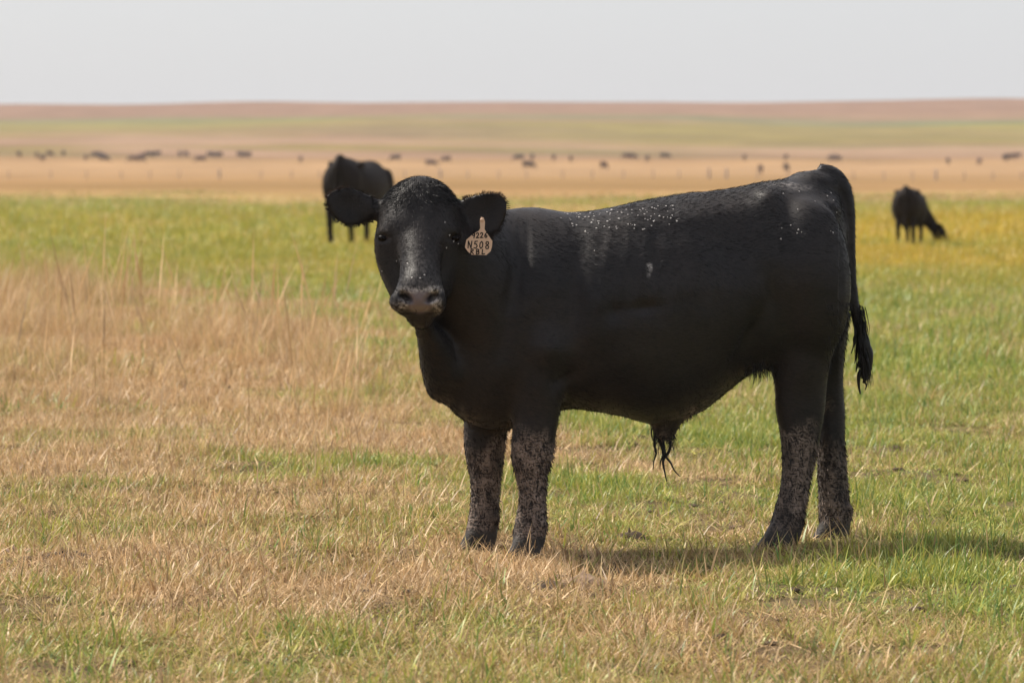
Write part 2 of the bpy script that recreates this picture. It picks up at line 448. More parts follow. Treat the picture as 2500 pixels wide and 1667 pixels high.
M_GROUND = ground_mat()
M_GRASS = grass_mat('short_grass', (0.70, 0.475, 0.235), (0.27, 0.155, 0.065), (0.48, 0.455, 0.09), (0.115, 0.235, 0.052), (0.62, 0.385, 0.03), 0.27)
M_DRY = grass_mat('dry_straw', (0.80, 0.575, 0.325), (0.33, 0.20, 0.095), (0.52, 0.46, 0.12), (0.35, 0.33, 0.08), (0.60, 0.39, 0.07), 0.25)
M_COAT = coat_mat()
M_FUR = hair_mat('black_hair', (0.0055, 0.006, 0.0075), (0.025, 0.022, 0.0225))
M_EARFUR = hair_mat('brown_black_hair', (0.008, 0.008, 0.009), (0.17, 0.105, 0.075))
M_MUDFUR = hair_mat('muddy_hair', (0.012, 0.010, 0.010), (0.32, 0.245, 0.20), 0.8)

# ------------------------------------------------------------------ ground sheet
def build_ground():
    ys = np.concatenate([np.linspace(-40, 8, 14, endpoint=False), np.linspace(8, 20, 260, endpoint=False),
                         20 * np.exp(np.linspace(0, math.log(800 / 20), 190, endpoint=False)),
                         np.linspace(800, 2450, 150, endpoint=False), np.linspace(2450, 9000, 24)])
    q = np.linspace(-1, 1, 281)
    u = 0.30 * q + 0.70 * np.sign(q) * np.abs(q) ** 5          # dense in the middle
    X, Y = [], []
    wid = 9 + 0.55 * np.abs(ys)
    XX = u[None, :] * wid[:, None]; YY = np.repeat(ys[:, None], len(u), 1)
    x = XX.ravel(); y = YY.ravel()
    z = height(x, y)
    nx, ny = len(u), len(ys)
    i = np.arange(ny - 1)[:, None] * nx + np.arange(nx - 1)[None, :]
    f = np.stack([i, i + 1, i + 1 + nx, i + nx], -1).reshape(-1, 4)
    me = mesh_np('pasture', np.stack([x, y, z], 1), f)
    c = ground_colour(x, y)
    set_col(me, 'tint', np.concatenate([c, np.ones((len(c), 1))], 1))
    o = link('pasture', me, mat=M_GROUND)
    tag(o, 'tan and green rangeland rising to a bare hill on the horizon', 'ground', kind='structure')
build_ground()

# ------------------------------------------------------------------ grass
def blades(n, rad, h0, h1, w, lean, curl, segs=3, clump=1.0, seed=0, head=False):
    r = np.random.default_rng(seed)
    V, Fq, Cc = [], [], []
    for k in range(n):
        a = r.uniform(0, 2 * math.pi); rr = rad * math.sqrt(r.random()) * clump
        bx, by = rr * math.cos(a), rr * math.sin(a)
        h = r.uniform(h0, h1); az = r.uniform(0, 2 * math.pi)
        ln = lean * abs(r.normal(0.6, 0.4)); cu = curl * r.uniform(0.2, 1.2)
        side = np.array((-math.sin(az + r.normal(0, 0.5)), math.cos(az + r.normal(0, 0.5)), 0))
        p = np.array((bx, by, -0.004)); th = ln
        ww = w * r.uniform(0.6, 1.25); base = sum(len(x) for x in V); pts = []
        cr, cg = r.random(), r.random()
        for s in range(segs + 1):
            t = s / segs
            wt = ww * (1 - t) ** 0.7 if not head else ww * (0.6 if t < 0.62 else 2.1 * (1.02 - t) / 0.4)
            wt = max(wt, ww * 0.12)
            pts.append(p - side * wt / 2); pts.append(p + side * wt / 2)
            Cc.append((cr, cg, t, 1)); Cc.append((cr, cg, t, 1))
            th = min(th + cu / segs, 1.75)
            p = p + np.array((math.cos(az) * math.sin(th), math.sin(az) * math.sin(th), math.cos(th))) * h / segs
            p[2] = max(p[2], 0.003 + 0.002 * r.random())
        V.append(np.array(pts))
        for s in range(segs):
            q = base + s * 2
            Fq.append((q, q + 1, q + 3, q + 2))
    me = mesh_np('tuft', np.concatenate(V), np.array(Fq))
    set_col(me, 'blade', np.array(Cc))
    return me

def tuft_collection(name, metas, mat):
    c = bpy.data.collections.new(name)
    for i, me in enumerate(metas):
        me.materials.append(mat)
        o = bpy.data.objects.new('%s_%02d' % (name, i), me); c.objects.link(o)
    return c, len(metas)

def scatter(name, coll, x, y, rot, scl, tone, label, cat, zoff=0.0, tilt=None):
    n = len(x)
    z = height(x, y) + zoff
    me = bpy.data.meshes.new(name); me.vertices.add(n)
    me.vertices.foreach_set('co', np.stack([x, y, z], 1).astype(np.float32).ravel())
    a = me.attributes.new('rot', 'FLOAT_VECTOR', 'POINT')
    rv = np.zeros((n, 3), np.float32); rv[:, 2] = rot
    if tilt is not None: rv[:, 0] = tilt
    a.data.foreach_set('vector', rv.ravel())
    a = me.attributes.new('scl', 'FLOAT_VECTOR', 'POINT'); a.data.foreach_set('vector', np.asarray(scl, np.float32).ravel())
    a = me.attributes.new('tone', 'FLOAT_COLOR', 'POINT'); a.data.foreach_set('color', np.asarray(tone, np.float32).ravel())
    a = me.attributes.new('pick', 'INT', 'POINT'); a.data.foreach_set('value', rng.integers(0, 1000, n).astype(np.int32))
    o = link(name, me)
    g = bpy.data.node_groups.new(name, 'GeometryNodeTree')
    g.interface.new_socket('Geometry', in_out='INPUT', socket_type='NodeSocketGeometry')
    g.interface.new_socket('Geometry', in_out='OUTPUT', socket_type='NodeSocketGeometry')
    gi = g.nodes.new('NodeGroupInput'); go = g.nodes.new('NodeGroupOutput')
    ip = g.nodes.new('GeometryNodeInstanceOnPoints'); ci = g.nodes.new('GeometryNodeCollectionInfo')
    ci.inputs['Collection'].default_value = coll; ci.inputs['Separate Children'].default_value = True; ci.inputs['Reset Children'].default_value = True
    def na(nm, ty):
        k = g.nodes.new('GeometryNodeInputNamedAttribute'); k.data_type = ty; k.inputs['Name'].default_value = nm; return k.outputs['Attribute']
    e2r = g.nodes.new('FunctionNodeEulerToRotation')
    g.links.new(na('rot', 'FLOAT_VECTOR'), e2r.inputs[0])
    g.links.new(gi.outputs[0], ip.inputs['Points']); g.links.new(ci.outputs[0], ip.inputs['Instance'])
    ip.inputs['Pick Instance'].default_value = True
    g.links.new(na('pick', 'INT'), ip.inputs['Instance Index'])
    g.links.new(e2r.outputs[0], ip.inputs['Rotation']); g.links.new(na('scl', 'FLOAT_VECTOR'), ip.inputs['Scale'])
    g.links.new(ip.outputs[0], go.inputs[0])
    md = o.modifiers.new('scatter', 'NODES'); md.node_group = g
    tag(o, label, cat, kind='stuff')
    return o

def strip_points(n, y0, y1, margin=0.9, power=1.0, halfk=0.127):
    """points over the wedge of ground in front of the camera, density falling with distance by the power"""
    t = rng.random(n)
    e = 2.0 - power
    y = (y0 ** e + t * (y1 ** e - y0 ** e)) ** (1 / e) if abs(e) > 1e-6 else y0 * (y1 / y0) ** t
    hw = halfk * y + margin
    x = rng.uniform(-1, 1, n) * hw
    return x, y

def tones(x, y, spread=0.16, shift=0.0):
    g, gold, tall = zones(x, y)
    n = len(x)
    return np.stack([np.clip(g + shift + rng.normal(0, spread, n), -0.3, 1.3), gold * rng.uniform(0.5, 1.2, n), rng.random(n), np.ones(n)], 1), g, gold, tall

def build_grass():
    short = tuft_collection('short_tuft', [blades(25, 0.075, 0.016, 0.062, 0.0053, 1.0, 1.2, 3, seed=100 + i) for i in range(8)], M_GRASS)[0]
    thatch = tuft_collection('thatch', [blades(26, 0.10, 0.02, 0.085, 0.0042, 2.3, 0.4, 2, seed=200 + i) for i in range(8)], M_DRY)[0]
    fresh = tuft_collection('fresh_tuft', [blades(12, 0.035, 0.05, 0.13, 0.0064, 0.6, 1.1, 4, seed=300 + i) for i in range(8)], M_GRASS)[0]
    bunch = tuft_collection('dry_bunch', [blades(22, 0.07, 0.14, 0.42, 0.0036, 0.50, 0.6, 4, seed=400 + i) for i in range(8)], M_DRY)[0]
    stalk = tuft_collection('stalk', [blades(1, 0.0, 0.42, 0.50, 0.0028, 0.22, 0.35, 8, seed=500 + i, head=True) for i in range(12)], M_DRY)[0]

    def clump(x, y): return fbm(x / 0.22, y / 0.30, 97, 3)
    # short pasture, three belts
    for nm, n, y0, y1, s, lab in (('near_turf', 60000, 9.4, 24, 1.0, 'close grazed tan and green turf around the standing bull'),
                                  ('middle_turf', 60000, 24, 62, 1.7, 'soft green and golden pasture grass behind the bull'),
                                  ('far_turf', 38000, 62, 210, 3.2, 'golden green pasture grass reaching to the grazing cattle')):
        x, y = strip_points(n, y0, y1, 0.9, 0.6)
        t, g, gold, tall = tones(x, y)
        bare = fbm(x / 0.35, y / 0.5, 61, 4); cl = clump(x, y)
        keep = (rng.random(n) < 0.40 + 0.62 * g) & ~((bare > 0.57) & (rng.random(n) < 0.8) & (y < 24))
        x, y, t, g, cl = x[keep], y[keep], t[keep], g[keep], cl[keep]; m = len(x)
        hh = (0.55 + 1.1 * sstep(0.40, 0.68, cl)) * (1 - .55 * np.exp(-(((x - .22) / .50) ** 2 + ((y - 12.95) / .55) ** 2)))
        sc = s * rng.uniform(0.65, 1.25, m)[:, None] * np.stack([np.ones(m), np.ones(m), hh * (0.8 + 0.4 * g)], 1)
        t[:, 2] = np.clip(t[:, 2] * 0.7 + 0.5 * (cl - 0.35), 0, 1)
        ed = (rng.random(m) < sstep(205, 85, y + (fbm(x / 7, y / 16, 47, 4) - 0.5) * 120)) if y1 > 100 else np.ones(m, bool)
        scatter(nm, short, x[ed], y[ed], rng.uniform(0, 6.28, ed.sum()), sc[ed], t[ed], lab, 'grass')
    # flattened straw
    x, y = strip_points(48000, 9.4, 40, 0.9, 1.0)
    t, g, gold, tall = tones(x, y, shift=-0.25)
    bare = fbm(x / 0.35, y / 0.5, 61, 4)
    keep = (rng.random(len(x)) < np.clip(1.05 - 0.95 * g, 0.12, 1)) & ~((bare > 0.60) & (rng.random(len(x)) < 0.45) & (y < 20))
    x, y, t = x[keep], y[keep], t[keep]; m = len(x)
    scatter('straw_litter', thatch, x, y, rng.uniform(0, 6.28, m), rng.uniform(0.6, 1.3, m)[:, None] * (1 + 0.02 * (y - 10))[:, None] * np.ones((1, 3)), t,
            'flattened dry straw littering the foreground ground', 'straw', zoff=0.006)
    # longer fresh blades, thick at the right front
    x, y = strip_points(15000, 9.4, 34, 0.9, 1.0)
    t, g, gold, tall = tones(x, y, shift=0.12)
    dens = np.clip(0.08 + 0.9 * g * sstep(0.42, 0.66, fbm(x / 0.5, y / 0.8, 91, 3)), 0, 1) * (0.30 + 0.70 * sstep(18, 12.5, y))
    keep = rng.random(len(x)) < dens
    x, y, t = x[keep], y[keep], t[keep]; m = len(x)
    scatter('fresh_grass', fresh, x, y, rng.uniform(0, 6.28, m), rng.uniform(0.45, 1.1, m)[:, None] * np.ones((1, 3)), t,
            'longer fresh green grass blades sprouting through the turf', 'grass')
    # tall dry bunches at the left
    x, y = strip_points(26000, 15, 62, 1.0, 0.4)
    t, g, gold, tall = tones(x, y, shift=-0.15)
    bn = fbm(x / 0.6, y / 1.0, 95, 3)
    keep = rng.random(len(x)) < tall * sstep(0.44, 0.66, bn) * 0.8
    x, y, t, tall, bn = x[keep], y[keep], t[keep], tall[keep], bn[keep]; m = len(x)
    scatter('tall_dry_grass', bunch, x, y, rng.uniform(0, 6.28, m), (rng.uniform(0.35, 1.0, m) * (0.6 + 0.6 * sstep(0.5, 0.75, bn)) * (0.55 + 0.75 * sstep(17, 27, y)))[:, None] * np.ones((1, 3)), t,
            'tall tan dry grass standing in bunches beyond the bull', 'grass')
    # thin seed stalks
    x, y = strip_points(4200, 10, 62, 0.9, 1.0)
    t, g, gold, tall = tones(x, y, shift=-0.45)
    keep = rng.random(len(x)) < 0.07 + 0.40 * tall
    x, y, t, tall = x[keep], y[keep], t[keep], tall[keep]; m = len(x)
    scatter('seed_stalks', stalk, x, y, rng.uniform(0, 6.28, m), (rng.uniform(0.4, 1.0, m) * (0.6 + 1.3 * tall * rng.random(m) ** 2))[:, None] * np.array([[1.0, 1.0, 1.0]]), t,
            'thin straw coloured seed stalks rising above the turf', 'grass')
    tall_st = tuft_collection('tall_stalk', [blades(1, 0.0, 0.42, 0.50, 0.0036, 0.22, 0.45, 8, seed=600 + i, head=True) for i in range(12)], M_DRY)[0]
    X, Y, H = [], [], []
    for px, py, k, hh, sp in ((245, 850, 16, .92, .25), (330, 800, 12, .85, .3), (150, 760, 10, .7, .4), (60, 790, 8, .6, .4), (440, 770, 10, .6, .4), (520, 800, 14, .6, .4), (640, 800, 12, .55, .35), (715, 840, 22, .80, .22), (765, 850, 12, .55, .25),
                              (340, 960, 10, .55, .3), (180, 980, 8, .5, .4), (560, 960, 8, .5, .3), (440, 1060, 8, .42, .3), (790, 1010, 8, .50, .2), (800, 1100, 5, .38, .15), (670, 1180, 6, .30, .3), (480, 1150, 5, .3, .3), (870, 930, 6, .5, .3),
                              (1965, 1345, 12, .22, .07), (1985, 1330, 6, .26, .06), (1650, 1200, 7, .26, .2), (1560, 1230, 6, .22, .2), (1720, 1190, 5, .2, .15), (2150, 1160, 4, .34, .3), (2290, 1200, 4, .3, .2), (1300, 1270, 8, .16, .12), (1240, 1300, 8, .14, .1), (2050, 1300, 4, .18, .2), (2200, 900, 8, .35, .6), (2080, 820, 6, .3, .8), (1450, 1500, 5, .16, .3), (900, 1420, 6, .2, .3), (880, 1500, 4, .3, .1)):
        d = row_d(py)
        for q in range(int(k * (2.4 if py < 1250 and px < 900 else 1.2))):
            X.append((px * K - 1250) / F * d + rng.normal(0, sp)); Y.append(d + rng.normal(0, sp * 1.2)); H.append(hh * rng.uniform(.35, 1.1))
    X, Y, H = map(np.array, (X, Y, H)); t = tones(X, Y, shift=-0.5)[0]; t[:, 2] = .75 + .25 * t[:, 2]; t[:, 0] = -.3
    sc_ = H / .46
    scatter('stalk_clumps', tall_st, X, Y, rng.uniform(0, 6.28, len(X)), np.stack([np.minimum(sc_, 1.5), np.minimum(sc_, 1.5), sc_], 1), t,
            'clumps of tall bleached grass stalks standing above the pasture', 'grass')
    # crumbs of soil and old dung in the turf
    cm_ = simple_mat('dark_crumb', (0.10, 0.072, 0.052), 0.95, 0.1, 0.5, 60.0, 0.6); lumps = []
    for q in range(6):
        s_ = Soup(); s_.ball((0, 0, .004), (.016, 0, 0), (0, .013, 0), (0, 0, .009), 7)
        vv = s_.v[0]; s_.v[0] = vv * (0.65 + 0.8 * np.array([_hash(np.array([k_]), np.array([q]), 5)[0] for k_ in range(len(vv))]))[:, None]
        lumps.append(s_.mesh('crumb'))
    crumb = tuft_collection('crumb', lumps, cm_)[0]
    X, Y = strip_points(5200, 9.4, 30, 0.9, 1.0)
    kp = (rng.random(len(X)) < sstep(.52, .68, fbm(X / 0.35, Y / 0.5, 61, 4)) * .45 + .01 + .30 * np.exp(-(((X - .22) / .50) ** 2 + ((Y - 12.95) / .55) ** 2)))
    X, Y = X[kp], Y[kp]; m = len(X)
    scatter('soil_crumbs', crumb, X, Y, rng.uniform(0, 6.28, m), (rng.uniform(.35, 1.0, m) ** 2.5 * 1.45)[:, None] * np.array([[1, 1, .6]]), np.ones((m, 4)), 'dark crumbs of soil and old dung lying in the turf', 'soil', zoff=.002)
    # dark green weeds dotted over the middle pasture
    X, Y, Z = [], [], []
    spots = [(150, 578), (85, 515), (440, 495), (745, 578), (610, 545), (580, 520), (600, 692), (800, 690), (2075, 690), (2230, 905), (2210, 945), (2250, 730), (2300, 930), (2130, 775), (2040, 640), (1400, 1010), (1700, 960), (2180, 640), (2260, 590), (30, 560), (330, 640), (960, 640), (120, 940)]
    spots += [(rng.uniform(0, 2352), rng.uniform(500, 760)) for q in range(26)]
    for px, py in spots:
        d = row_d(py); sz = rng.uniform(.10, .22) * (1 + d / 60)
        for q in range(rng.integers(8, 18)):
            X.append((px * K - 1250) / F * d + rng.normal(0, sz)); Y.append(d + rng.normal(0, sz * 1.3)); Z.append(rng.uniform(.7, 1.3) * (1 + d / 55))
    X, Y, Z = map(np.array, (X, Y, Z)); m = len(X)
    t = np.stack([rng.uniform(1.0, 1.4, m), np.zeros(m), rng.uniform(0, .35, m), np.ones(m)], 1)
    scatter('pasture_weeds', fresh, X, Y, rng.uniform(0, 6.28, m), Z[:, None] * np.array([[1, 1, .75]]), t, 'dark green weed tufts dotted across the middle pasture', 'weeds')
build_grass()

# ------------------------------------------------------------------ strands of hair as thin ribbons
def strands(name, P, D, length, width, mat, parent, grav=0.3, curl=0.15, segs=2, seed=1, tone=None, origin=None):
    r = np.random.default_rng(seed); n = len(P)
    P = np.asarray(P, float); D = np.asarray(D, float)
    D = D / np.maximum(np.linalg.norm(D, axis=1, keepdims=True), 1e-6)
    length = np.broadcast_to(length, n) * r.uniform(0.6, 1.2, n); width = np.broadcast_to(width, n) * r.uniform(0.7, 1.3, n)
    rnd = r.normal(0, 1, (n, 3)); side = np.cross(D, rnd); side /= np.maximum(np.linalg.norm(side, axis=1, keepdims=True), 1e-6)
    V = np.empty((n, 2 * segs + 1, 3)); p = P.copy(); d = D.copy()
    for s in range(segs):
        t = s / segs; w = (width * (1 - 0.6 * t))[:, None] / 2
        V[:, 2 * s] = p - side * w; V[:, 2 * s + 1] = p + side * w
        p = p + d * (length / segs)[:, None]
        d = d + np.array((0, 0, -grav))[None] + r.normal(0, curl, (n, 3)); d /= np.linalg.norm(d, axis=1, keepdims=True)
    V[:, 2 * segs] = p
    b = (np.arange(n) * (2 * segs + 1))[:, None]
    f4 = np.concatenate([b + np.array([[2 * s, 2 * s + 1, 2 * s + 3, 2 * s + 2]]) for s in range(segs - 1)]) if segs > 1 else np.zeros((0, 4), int)
    f3 = b + np.array([[2 * segs - 2, 2 * segs - 1, 2 * segs]])
    VV = V.reshape(-1, 3)
    if origin is not None: VV = VV - origin
    me = mesh_np(name, VV, [f4, f3])
    tn = r.random(n) if tone is None else np.clip(tone, 0, 1)
    c = np.repeat(np.stack([tn, r.random(n), np.zeros(n), np.ones(n)], 1), 2 * segs + 1, 0)
    set_col(me, 'strand', c)
    o = link(name, me, parent, mat); o['kind'] = 'stuff'
    return o

# ------------------------------------------------------------------ the bull
def dcent(px): return 13.80 + (px - 1230) * 0.000302

def build_bull():
    Xa, Ya, Za = np.eye(3)
    S = Soup()
    # trunk: column px, top row, bottom row, half width in metres
    tr = [(985, 715, 855, .07), (1010, 650, 900, .12), (1050, 575, 948, .175), (1095, 520, 978, .205), (1140, 486, 988, .23), (1190, 474, 980, .245),
          (1240, 476, 965, .255), (1300, 487, 938, .268), (1360, 483, 942, .285), (1430, 470, 956, .298), (1500, 456, 974, .305), (1580, 443, 962, .305),
          (1650, 435, 918, .295), (1700, 428, 874, .285), (1750, 418, 848, .272), (1800, 413, 850, .262), (1850, 405, 846, .245), (1895, 408, 805, .21),
          (1930, 440, 745, .16), (1950, 510, 690, .09)]
    rings = []
    for px, ty, by, hw in resample(tr, 3):
        d = dcent(px)
        a = W(px, ty, d); b = W(px, by, d); c = (a + b) / 2
        dirx = np.array((math.sin(0.2), math.cos(0.2), 0.0))
        rings.append(ring(c, dirx, Za, hw, (a[2] - b[2]) / 2, 40, 2.25, 0.80))
    S.loft(rings)
    def ball(px, py, d, rx, ry, rz, rot=0.0):
        c, s = math.cos(rot), math.sin(rot)
        S.ball(W(px, py, d), np.array((c, 0, s)) * rx, Ya * ry, np.array((-s, 0, c)) * rz)
    # loin and tail head, hook bones, thighs, shoulders
    ball(1862, 428, dcent(1862), .095, .075, .055, -0.02)
    ball(1800, 432, dcent(1800) + .0, .10, .10, .022, 0.18)
    for sgn in (-1, 1):
        ball(1860, 640, dcent(1860) + sgn * .15, .135, .115, .27, 0.06)
        ball(1240, 725, dcent(1240) + sgn * .155, .14, .09, .23, -0.15)
        ball(1225, 800, dcent(1230) + sgn * .165, .10, .075, .15, 0.1)
    # sheath
    rings = [ring(W(px, py, dcent(1525) - .02), Xa, Ya, r1, r1 * .9, 18, 2) for px, py, r1 in ((1535, 940, .085), (1532, 965, .06), (1528, 985, .042), (1526, 1000, .032), (1525, 1010, .02))]
    S.loft(rings)
    # tail
    pts = resample([(1880, 404, .040), (1908, 406, .036), (1928, 424, .032), (1941, 455, .028), (1948, 500, .0245), (1950, 560, .022), (1953, 630, .0195), (1960, 690, .018), (1970, 740, .0175), (1980, 790, .016), (1985, 820, .012)], 4)
    P = [W(p[0], p[1], dcent(1950) - .01) for p in pts]
    rings = []
    for i, p in enumerate(P):
        t = P[min(i + 1, len(P) - 1)] - P[max(i - 1, 0)]; t /= np.linalg.norm(t)
        u = np.cross(t, Ya); u /= np.linalg.norm(u)
        rings.append(ring(p, u, Ya, pts[i][2], pts[i][2] * 1.1, 16, 2))
    S.loft(rings)
    # neck: px, py, depth, half height, half width, heading (0 = along -x, 1 = towards the viewer)
    nk = [(1200, 735, 13.80, .335, .215, .15), (1150, 712, 13.76, .325, .205, .35), (1100, 684, 13.69, .302, .182, .55), (1052, 645, 13.62, .262, .155, .8),
          (1012, 600, 13.56, .205, .135, 1.0), (985, 560, 13.51, .155, .12, 1.15), (972, 530, 13.47, .115, .105, 1.3)]
    rings = []
    for px, py, d, hh, hw, hd in resample(nk, 3):
        side = np.array((math.sin(hd), -math.cos(hd), 0.0))
        rings.append(ring(W(px, py, d), side, Za, hw, hh, 32, 2.15, 0.75))
    S.loft(rings)
    # dewlap and brisket front
    throat = [(966, 712, 13.45, .024, .04), (968, 735, 13.46, .030, .055), (982, 762, 13.52, .044, .08), (1001, 800, 13.58, .058, .10), (1012, 840, 13.63, .070, .11), (1031, 880, 13.67, .080, .12)]
    S.loft([ring(W(px, py, d), Xa, Ya, hx, hy, 24, 2) for px, py, d, hx, hy in resample(throat, 4)])
    ball(1028, 845, 13.68, .075, .11, .12, -0.36)
    ball(1090, 915, 13.74, .095, .14, .08, -.5)
    # skull and jaws, set back: row, half width px, half thickness, centre depth, centre column
    hd = [(418, 34, .045, 13.565, 966), (430, 56, .070, 13.545, 966), (450, 76, .085, 13.53, 965), (478, 89, .094, 13.51, 964), (515, 95, .102, 13.49, 961), (548, 99, .108, 13.478, 959),
          (580, 99, .110, 13.482, 959), (615, 92, .102, 13.478, 960), (645, 81, .088, 13.465, 961), (675, 68, .072, 13.445, 962), (700, 54, .054, 13.42, 963), (714, 40, .035, 13.40, 964)]
    tl = np.array((0, -math.cos(.50), math.sin(.50)))       # outward normal of the face, tipped up
    rings = []
    for py, hwp, th, d, cx in resample(hd, 3):
        rings.append(ring(W(cx, py, d), Xa, tl, hwp * SX * d, th, 36, 2.4, 0.72))
    S.loft(rings)
    # bridge of the nose and muzzle, standing forward
    tn = np.array((0, -math.cos(.62), math.sin(.62)))
    br = [(480, 62, .030, 13.462), (508, 60, .040, 13.436), (545, 55, .050, 13.410), (578, 49, .056, 13.382), (606, 48, .060, 13.359), (637, 50, .064, 13.333), (660, 55, .068, 13.312), (682, 60, .068, 13.30), (700, 63, .063, 13.295), (714, 60, .052, 13.30), (723, 50, .036, 13.31)]
    S.loft([ring(W(965, py, d), Xa, tn, hwp * SX * d, th, 32, 2.2, 0.66) for py, hwp, th, d in resample(br, 3)])
    # brows, poll, lips, chin
    ball(882, 528, 13.45, .024, .036, .016, -0.35); ball(1042, 528, 13.45, .024, .036, .016, 0.35)
    ball(968, 436, 13.52, .062, .055, .030)
    ball(917, 692, 13.30, .036, .040, .036); ball(1006, 692, 13.30, .032, .040, .034)
    ball(965, 684, 13.272, .050, .030, .034)
    ball(966, 734, 13.365, .050, .045, .020); ball(968, 745, 13.39, .042, .05, .022)
    # ears, cupped towards the viewer
    def ear(secs, sgn):
        rings = []
        for px, py, hh, d, th in resample(secs, 4):
            c = W(px, py, d); n = 24
            t = np.linspace(0, 2 * math.pi, n, endpoint=False)
            v = np.sin(t) * hh * SX * d; u = np.cos(t) * th
            k = 9.0 * (1 - np.exp(-hh / 30))
            rings.append(c[None] + v[:, None] * Za[None] * 1.0 + (u - k * v * v * 0.55)[:, None] * Ya[None] + np.zeros((n, 3)))
        S.loft(rings)
    ear([(892, 484, 26, 13.53, .032), (868, 482, 25, 13.532, .030), (848, 479, 30, 13.53, .024), (824, 477, 41, 13.52, .017), (800, 475, 45, 13.51, .014), (776, 471, 38, 13.495, .013), (759, 465, 25, 13.48, .012), (749, 460, 9, 13.47, .010)], -1)
    ear([(1034, 486, 20, 13.53, .026), (1054, 486, 26, 13.535, .024), (1074, 488, 36, 13.53, .020), (1098, 492, 47, 13.52, .016), (1122, 493, 52, 13.51, .014), (1144, 488, 45, 13.495, .013), (1158, 482, 30, 13.48, .012), (1164, 478, 12, 13.47, .010)], 1)
    # legs: px, py, half width px, half depth m; then two hooves each
    def leg(secs, d):
        rings = []
        for px, py, hwp, hd_ in resample(secs, 3):
            rings.append(ring(W(px, py, d), Xa, Ya, hwp * SX * d, hd_, 24, 2.1))
        S.loft(rings)
    def hooves(px, d, toe=1.0, spread=.034):
        g = W(px, 1250, d)
        for sgn in (-1, 1):
            y = d + sgn * spread; x0 = g[0]; zg = hz(x0, y)
            rings = []
            for hgt, xa, xb, hy in ((-.012, -.062 * toe, .052, .030), (.012, -.060 * toe, .052, .031), (.04, -.045, .050, .031), (.062, -.034, .048, .030), (.085, -.02, .04, .026)):
                rings.append(ring((x0 + (xa + xb) / 2, y - sgn * hgt * .12, zg + hgt), Xa, Ya, (xb - xa) / 2, hy, 18, 2.4))
            S.loft(rings)
        # dew claws
        for sgn in (-1, 1):
            S.ball((g[0] + .056, d + sgn * .030, hz(g[0], d) + .11), Xa * .018, Ya * .014, Za * .02, 8)
    DF1, DF2, DH1, DH2 = 13.64, 13.88, 13.88, 14.15
    leg([(1245, 720, 70, .085), (1242, 800, 68, .085), (1238, 870, 61, .078), (1235, 930, 56, .068), (1228, 990, 53, .06), (1223, 1030, 50, .056), (1221, 1060, 46, .054), (1221, 1090, 38, .046), (1223, 1125, 32, .042), (1222, 1165, 33, .044), (1219, 1200, 37, .050), (1216, 1232, 39, .052), (1212, 1255, 36, .046), (1210, 1268, 34, .044)], DF1)
    leg([(1140, 780, 70, .085), (1132, 860, 64, .08), (1122, 930, 58, .07), (1115, 985, 52, .06), (1113, 1025, 47, .054), (1114, 1060, 42, .050), (1115, 1095, 36, .044), (1114, 1140, 33, .042), (1112, 1175, 34, .046), (1108, 1205, 36, .05), (1105, 1228, 38, .05), (1103, 1245, 36, .044), (1102, 1256, 34, .042)], DF2)
    leg([(1850, 700, 92, .10), (1845, 790, 80, .095), (1840, 845, 68, .08), (1838, 900, 62, .068), (1838, 945, 60, .060), (1839, 985, 51, .055), (1838, 1020, 44, .050), (1834, 1060, 38, .047), (1828, 1105, 34, .046), (1819, 1150, 35, .048), (1810, 1190, 38, .052), (1803, 1220, 40, .052), (1797, 1243, 38, .046), (1794, 1256, 36, .044)], DH1)
    leg([(1868, 720, 86, .10), (1880, 800, 62, .085), (1893, 860, 44, .065), (1902, 905, 36, .054), (1906, 945, 35, .05), (1907, 985, 34, .05), (1909, 1030, 33, .047), (1911, 1080, 34, .046), (1914, 1130, 35, .048), (1917, 1170, 37, .052), (1918, 1200, 37, .052), (1915, 1225, 35, .046), (1913, 1238, 33, .044)], DH2)
    hooves(1205, DF1); hooves(1095, DF2); hooves(1785, DH1, 1.15); hooves(1908, DH2)

    body = fuse(S.mesh('shells'), 0.0062, 7, 'bull_body')
    v = get_v(body)
    pxv = (v[:, 0] / v[:, 1]) * F / K + 1250 / K
    isear = ((pxv < 862) | ((pxv > 1064) & (v[:, 1] < 13.60))) & (v[:, 2] > W(1100, 552, 13.5)[2]) & (pxv < 1175)
    ishead = (v[:, 1] < 13.58) & (v[:, 2] > .66) & (pxv < 1075) & ~isear
    istail = pxv > 1925 - 60 * sstep(1.14, 1.2, v[:, 2])
    trunk = sstep(.33, .45, v[:, 2]) * (~isear) * (~ishead) * (~istail)
    shth = (pxv > 1490) & (pxv < 1560) & (v[:, 2] < .56)
    trunk = trunk * (~shth)
    wgt = trunk.copy()
    v = relax(body, v, wgt, 70)
    v = relax(body, v, np.where(ishead, .9, .0), 26)
    zc = W(965, 738, 13.4)[2]
    v = relax(body, v, sstep(zc + .01, zc - .03, v[:, 2]) * sstep(.45, .55, v[:, 2]) * (pxv < 1040) * .95, 60)
    v = relax(body, v, np.where(isear, .3, .45), 3)
    put_v(body, v); n = get_n(body)
    # muscles, bones and hollows of the near side (and, mirrored, of the far side)
    def swell(px, py, rx, rz, amt, rot=0.0):
        c = W(px, py, dcent(px) - .25)
        qx, qz = v[:, 0] - c[0], v[:, 2] - c[2]; cs, sn = math.cos(rot), math.sin(rot)
        a = (qx * cs + qz * sn) / rx; b = (-qx * sn + qz * cs) / rz
        w = np.exp(-(a * a + b * b)) * sstep(.05, .5, np.abs(n[:, 1])) * (wgt > .3) * amt
        v[:] += n * w[:, None]
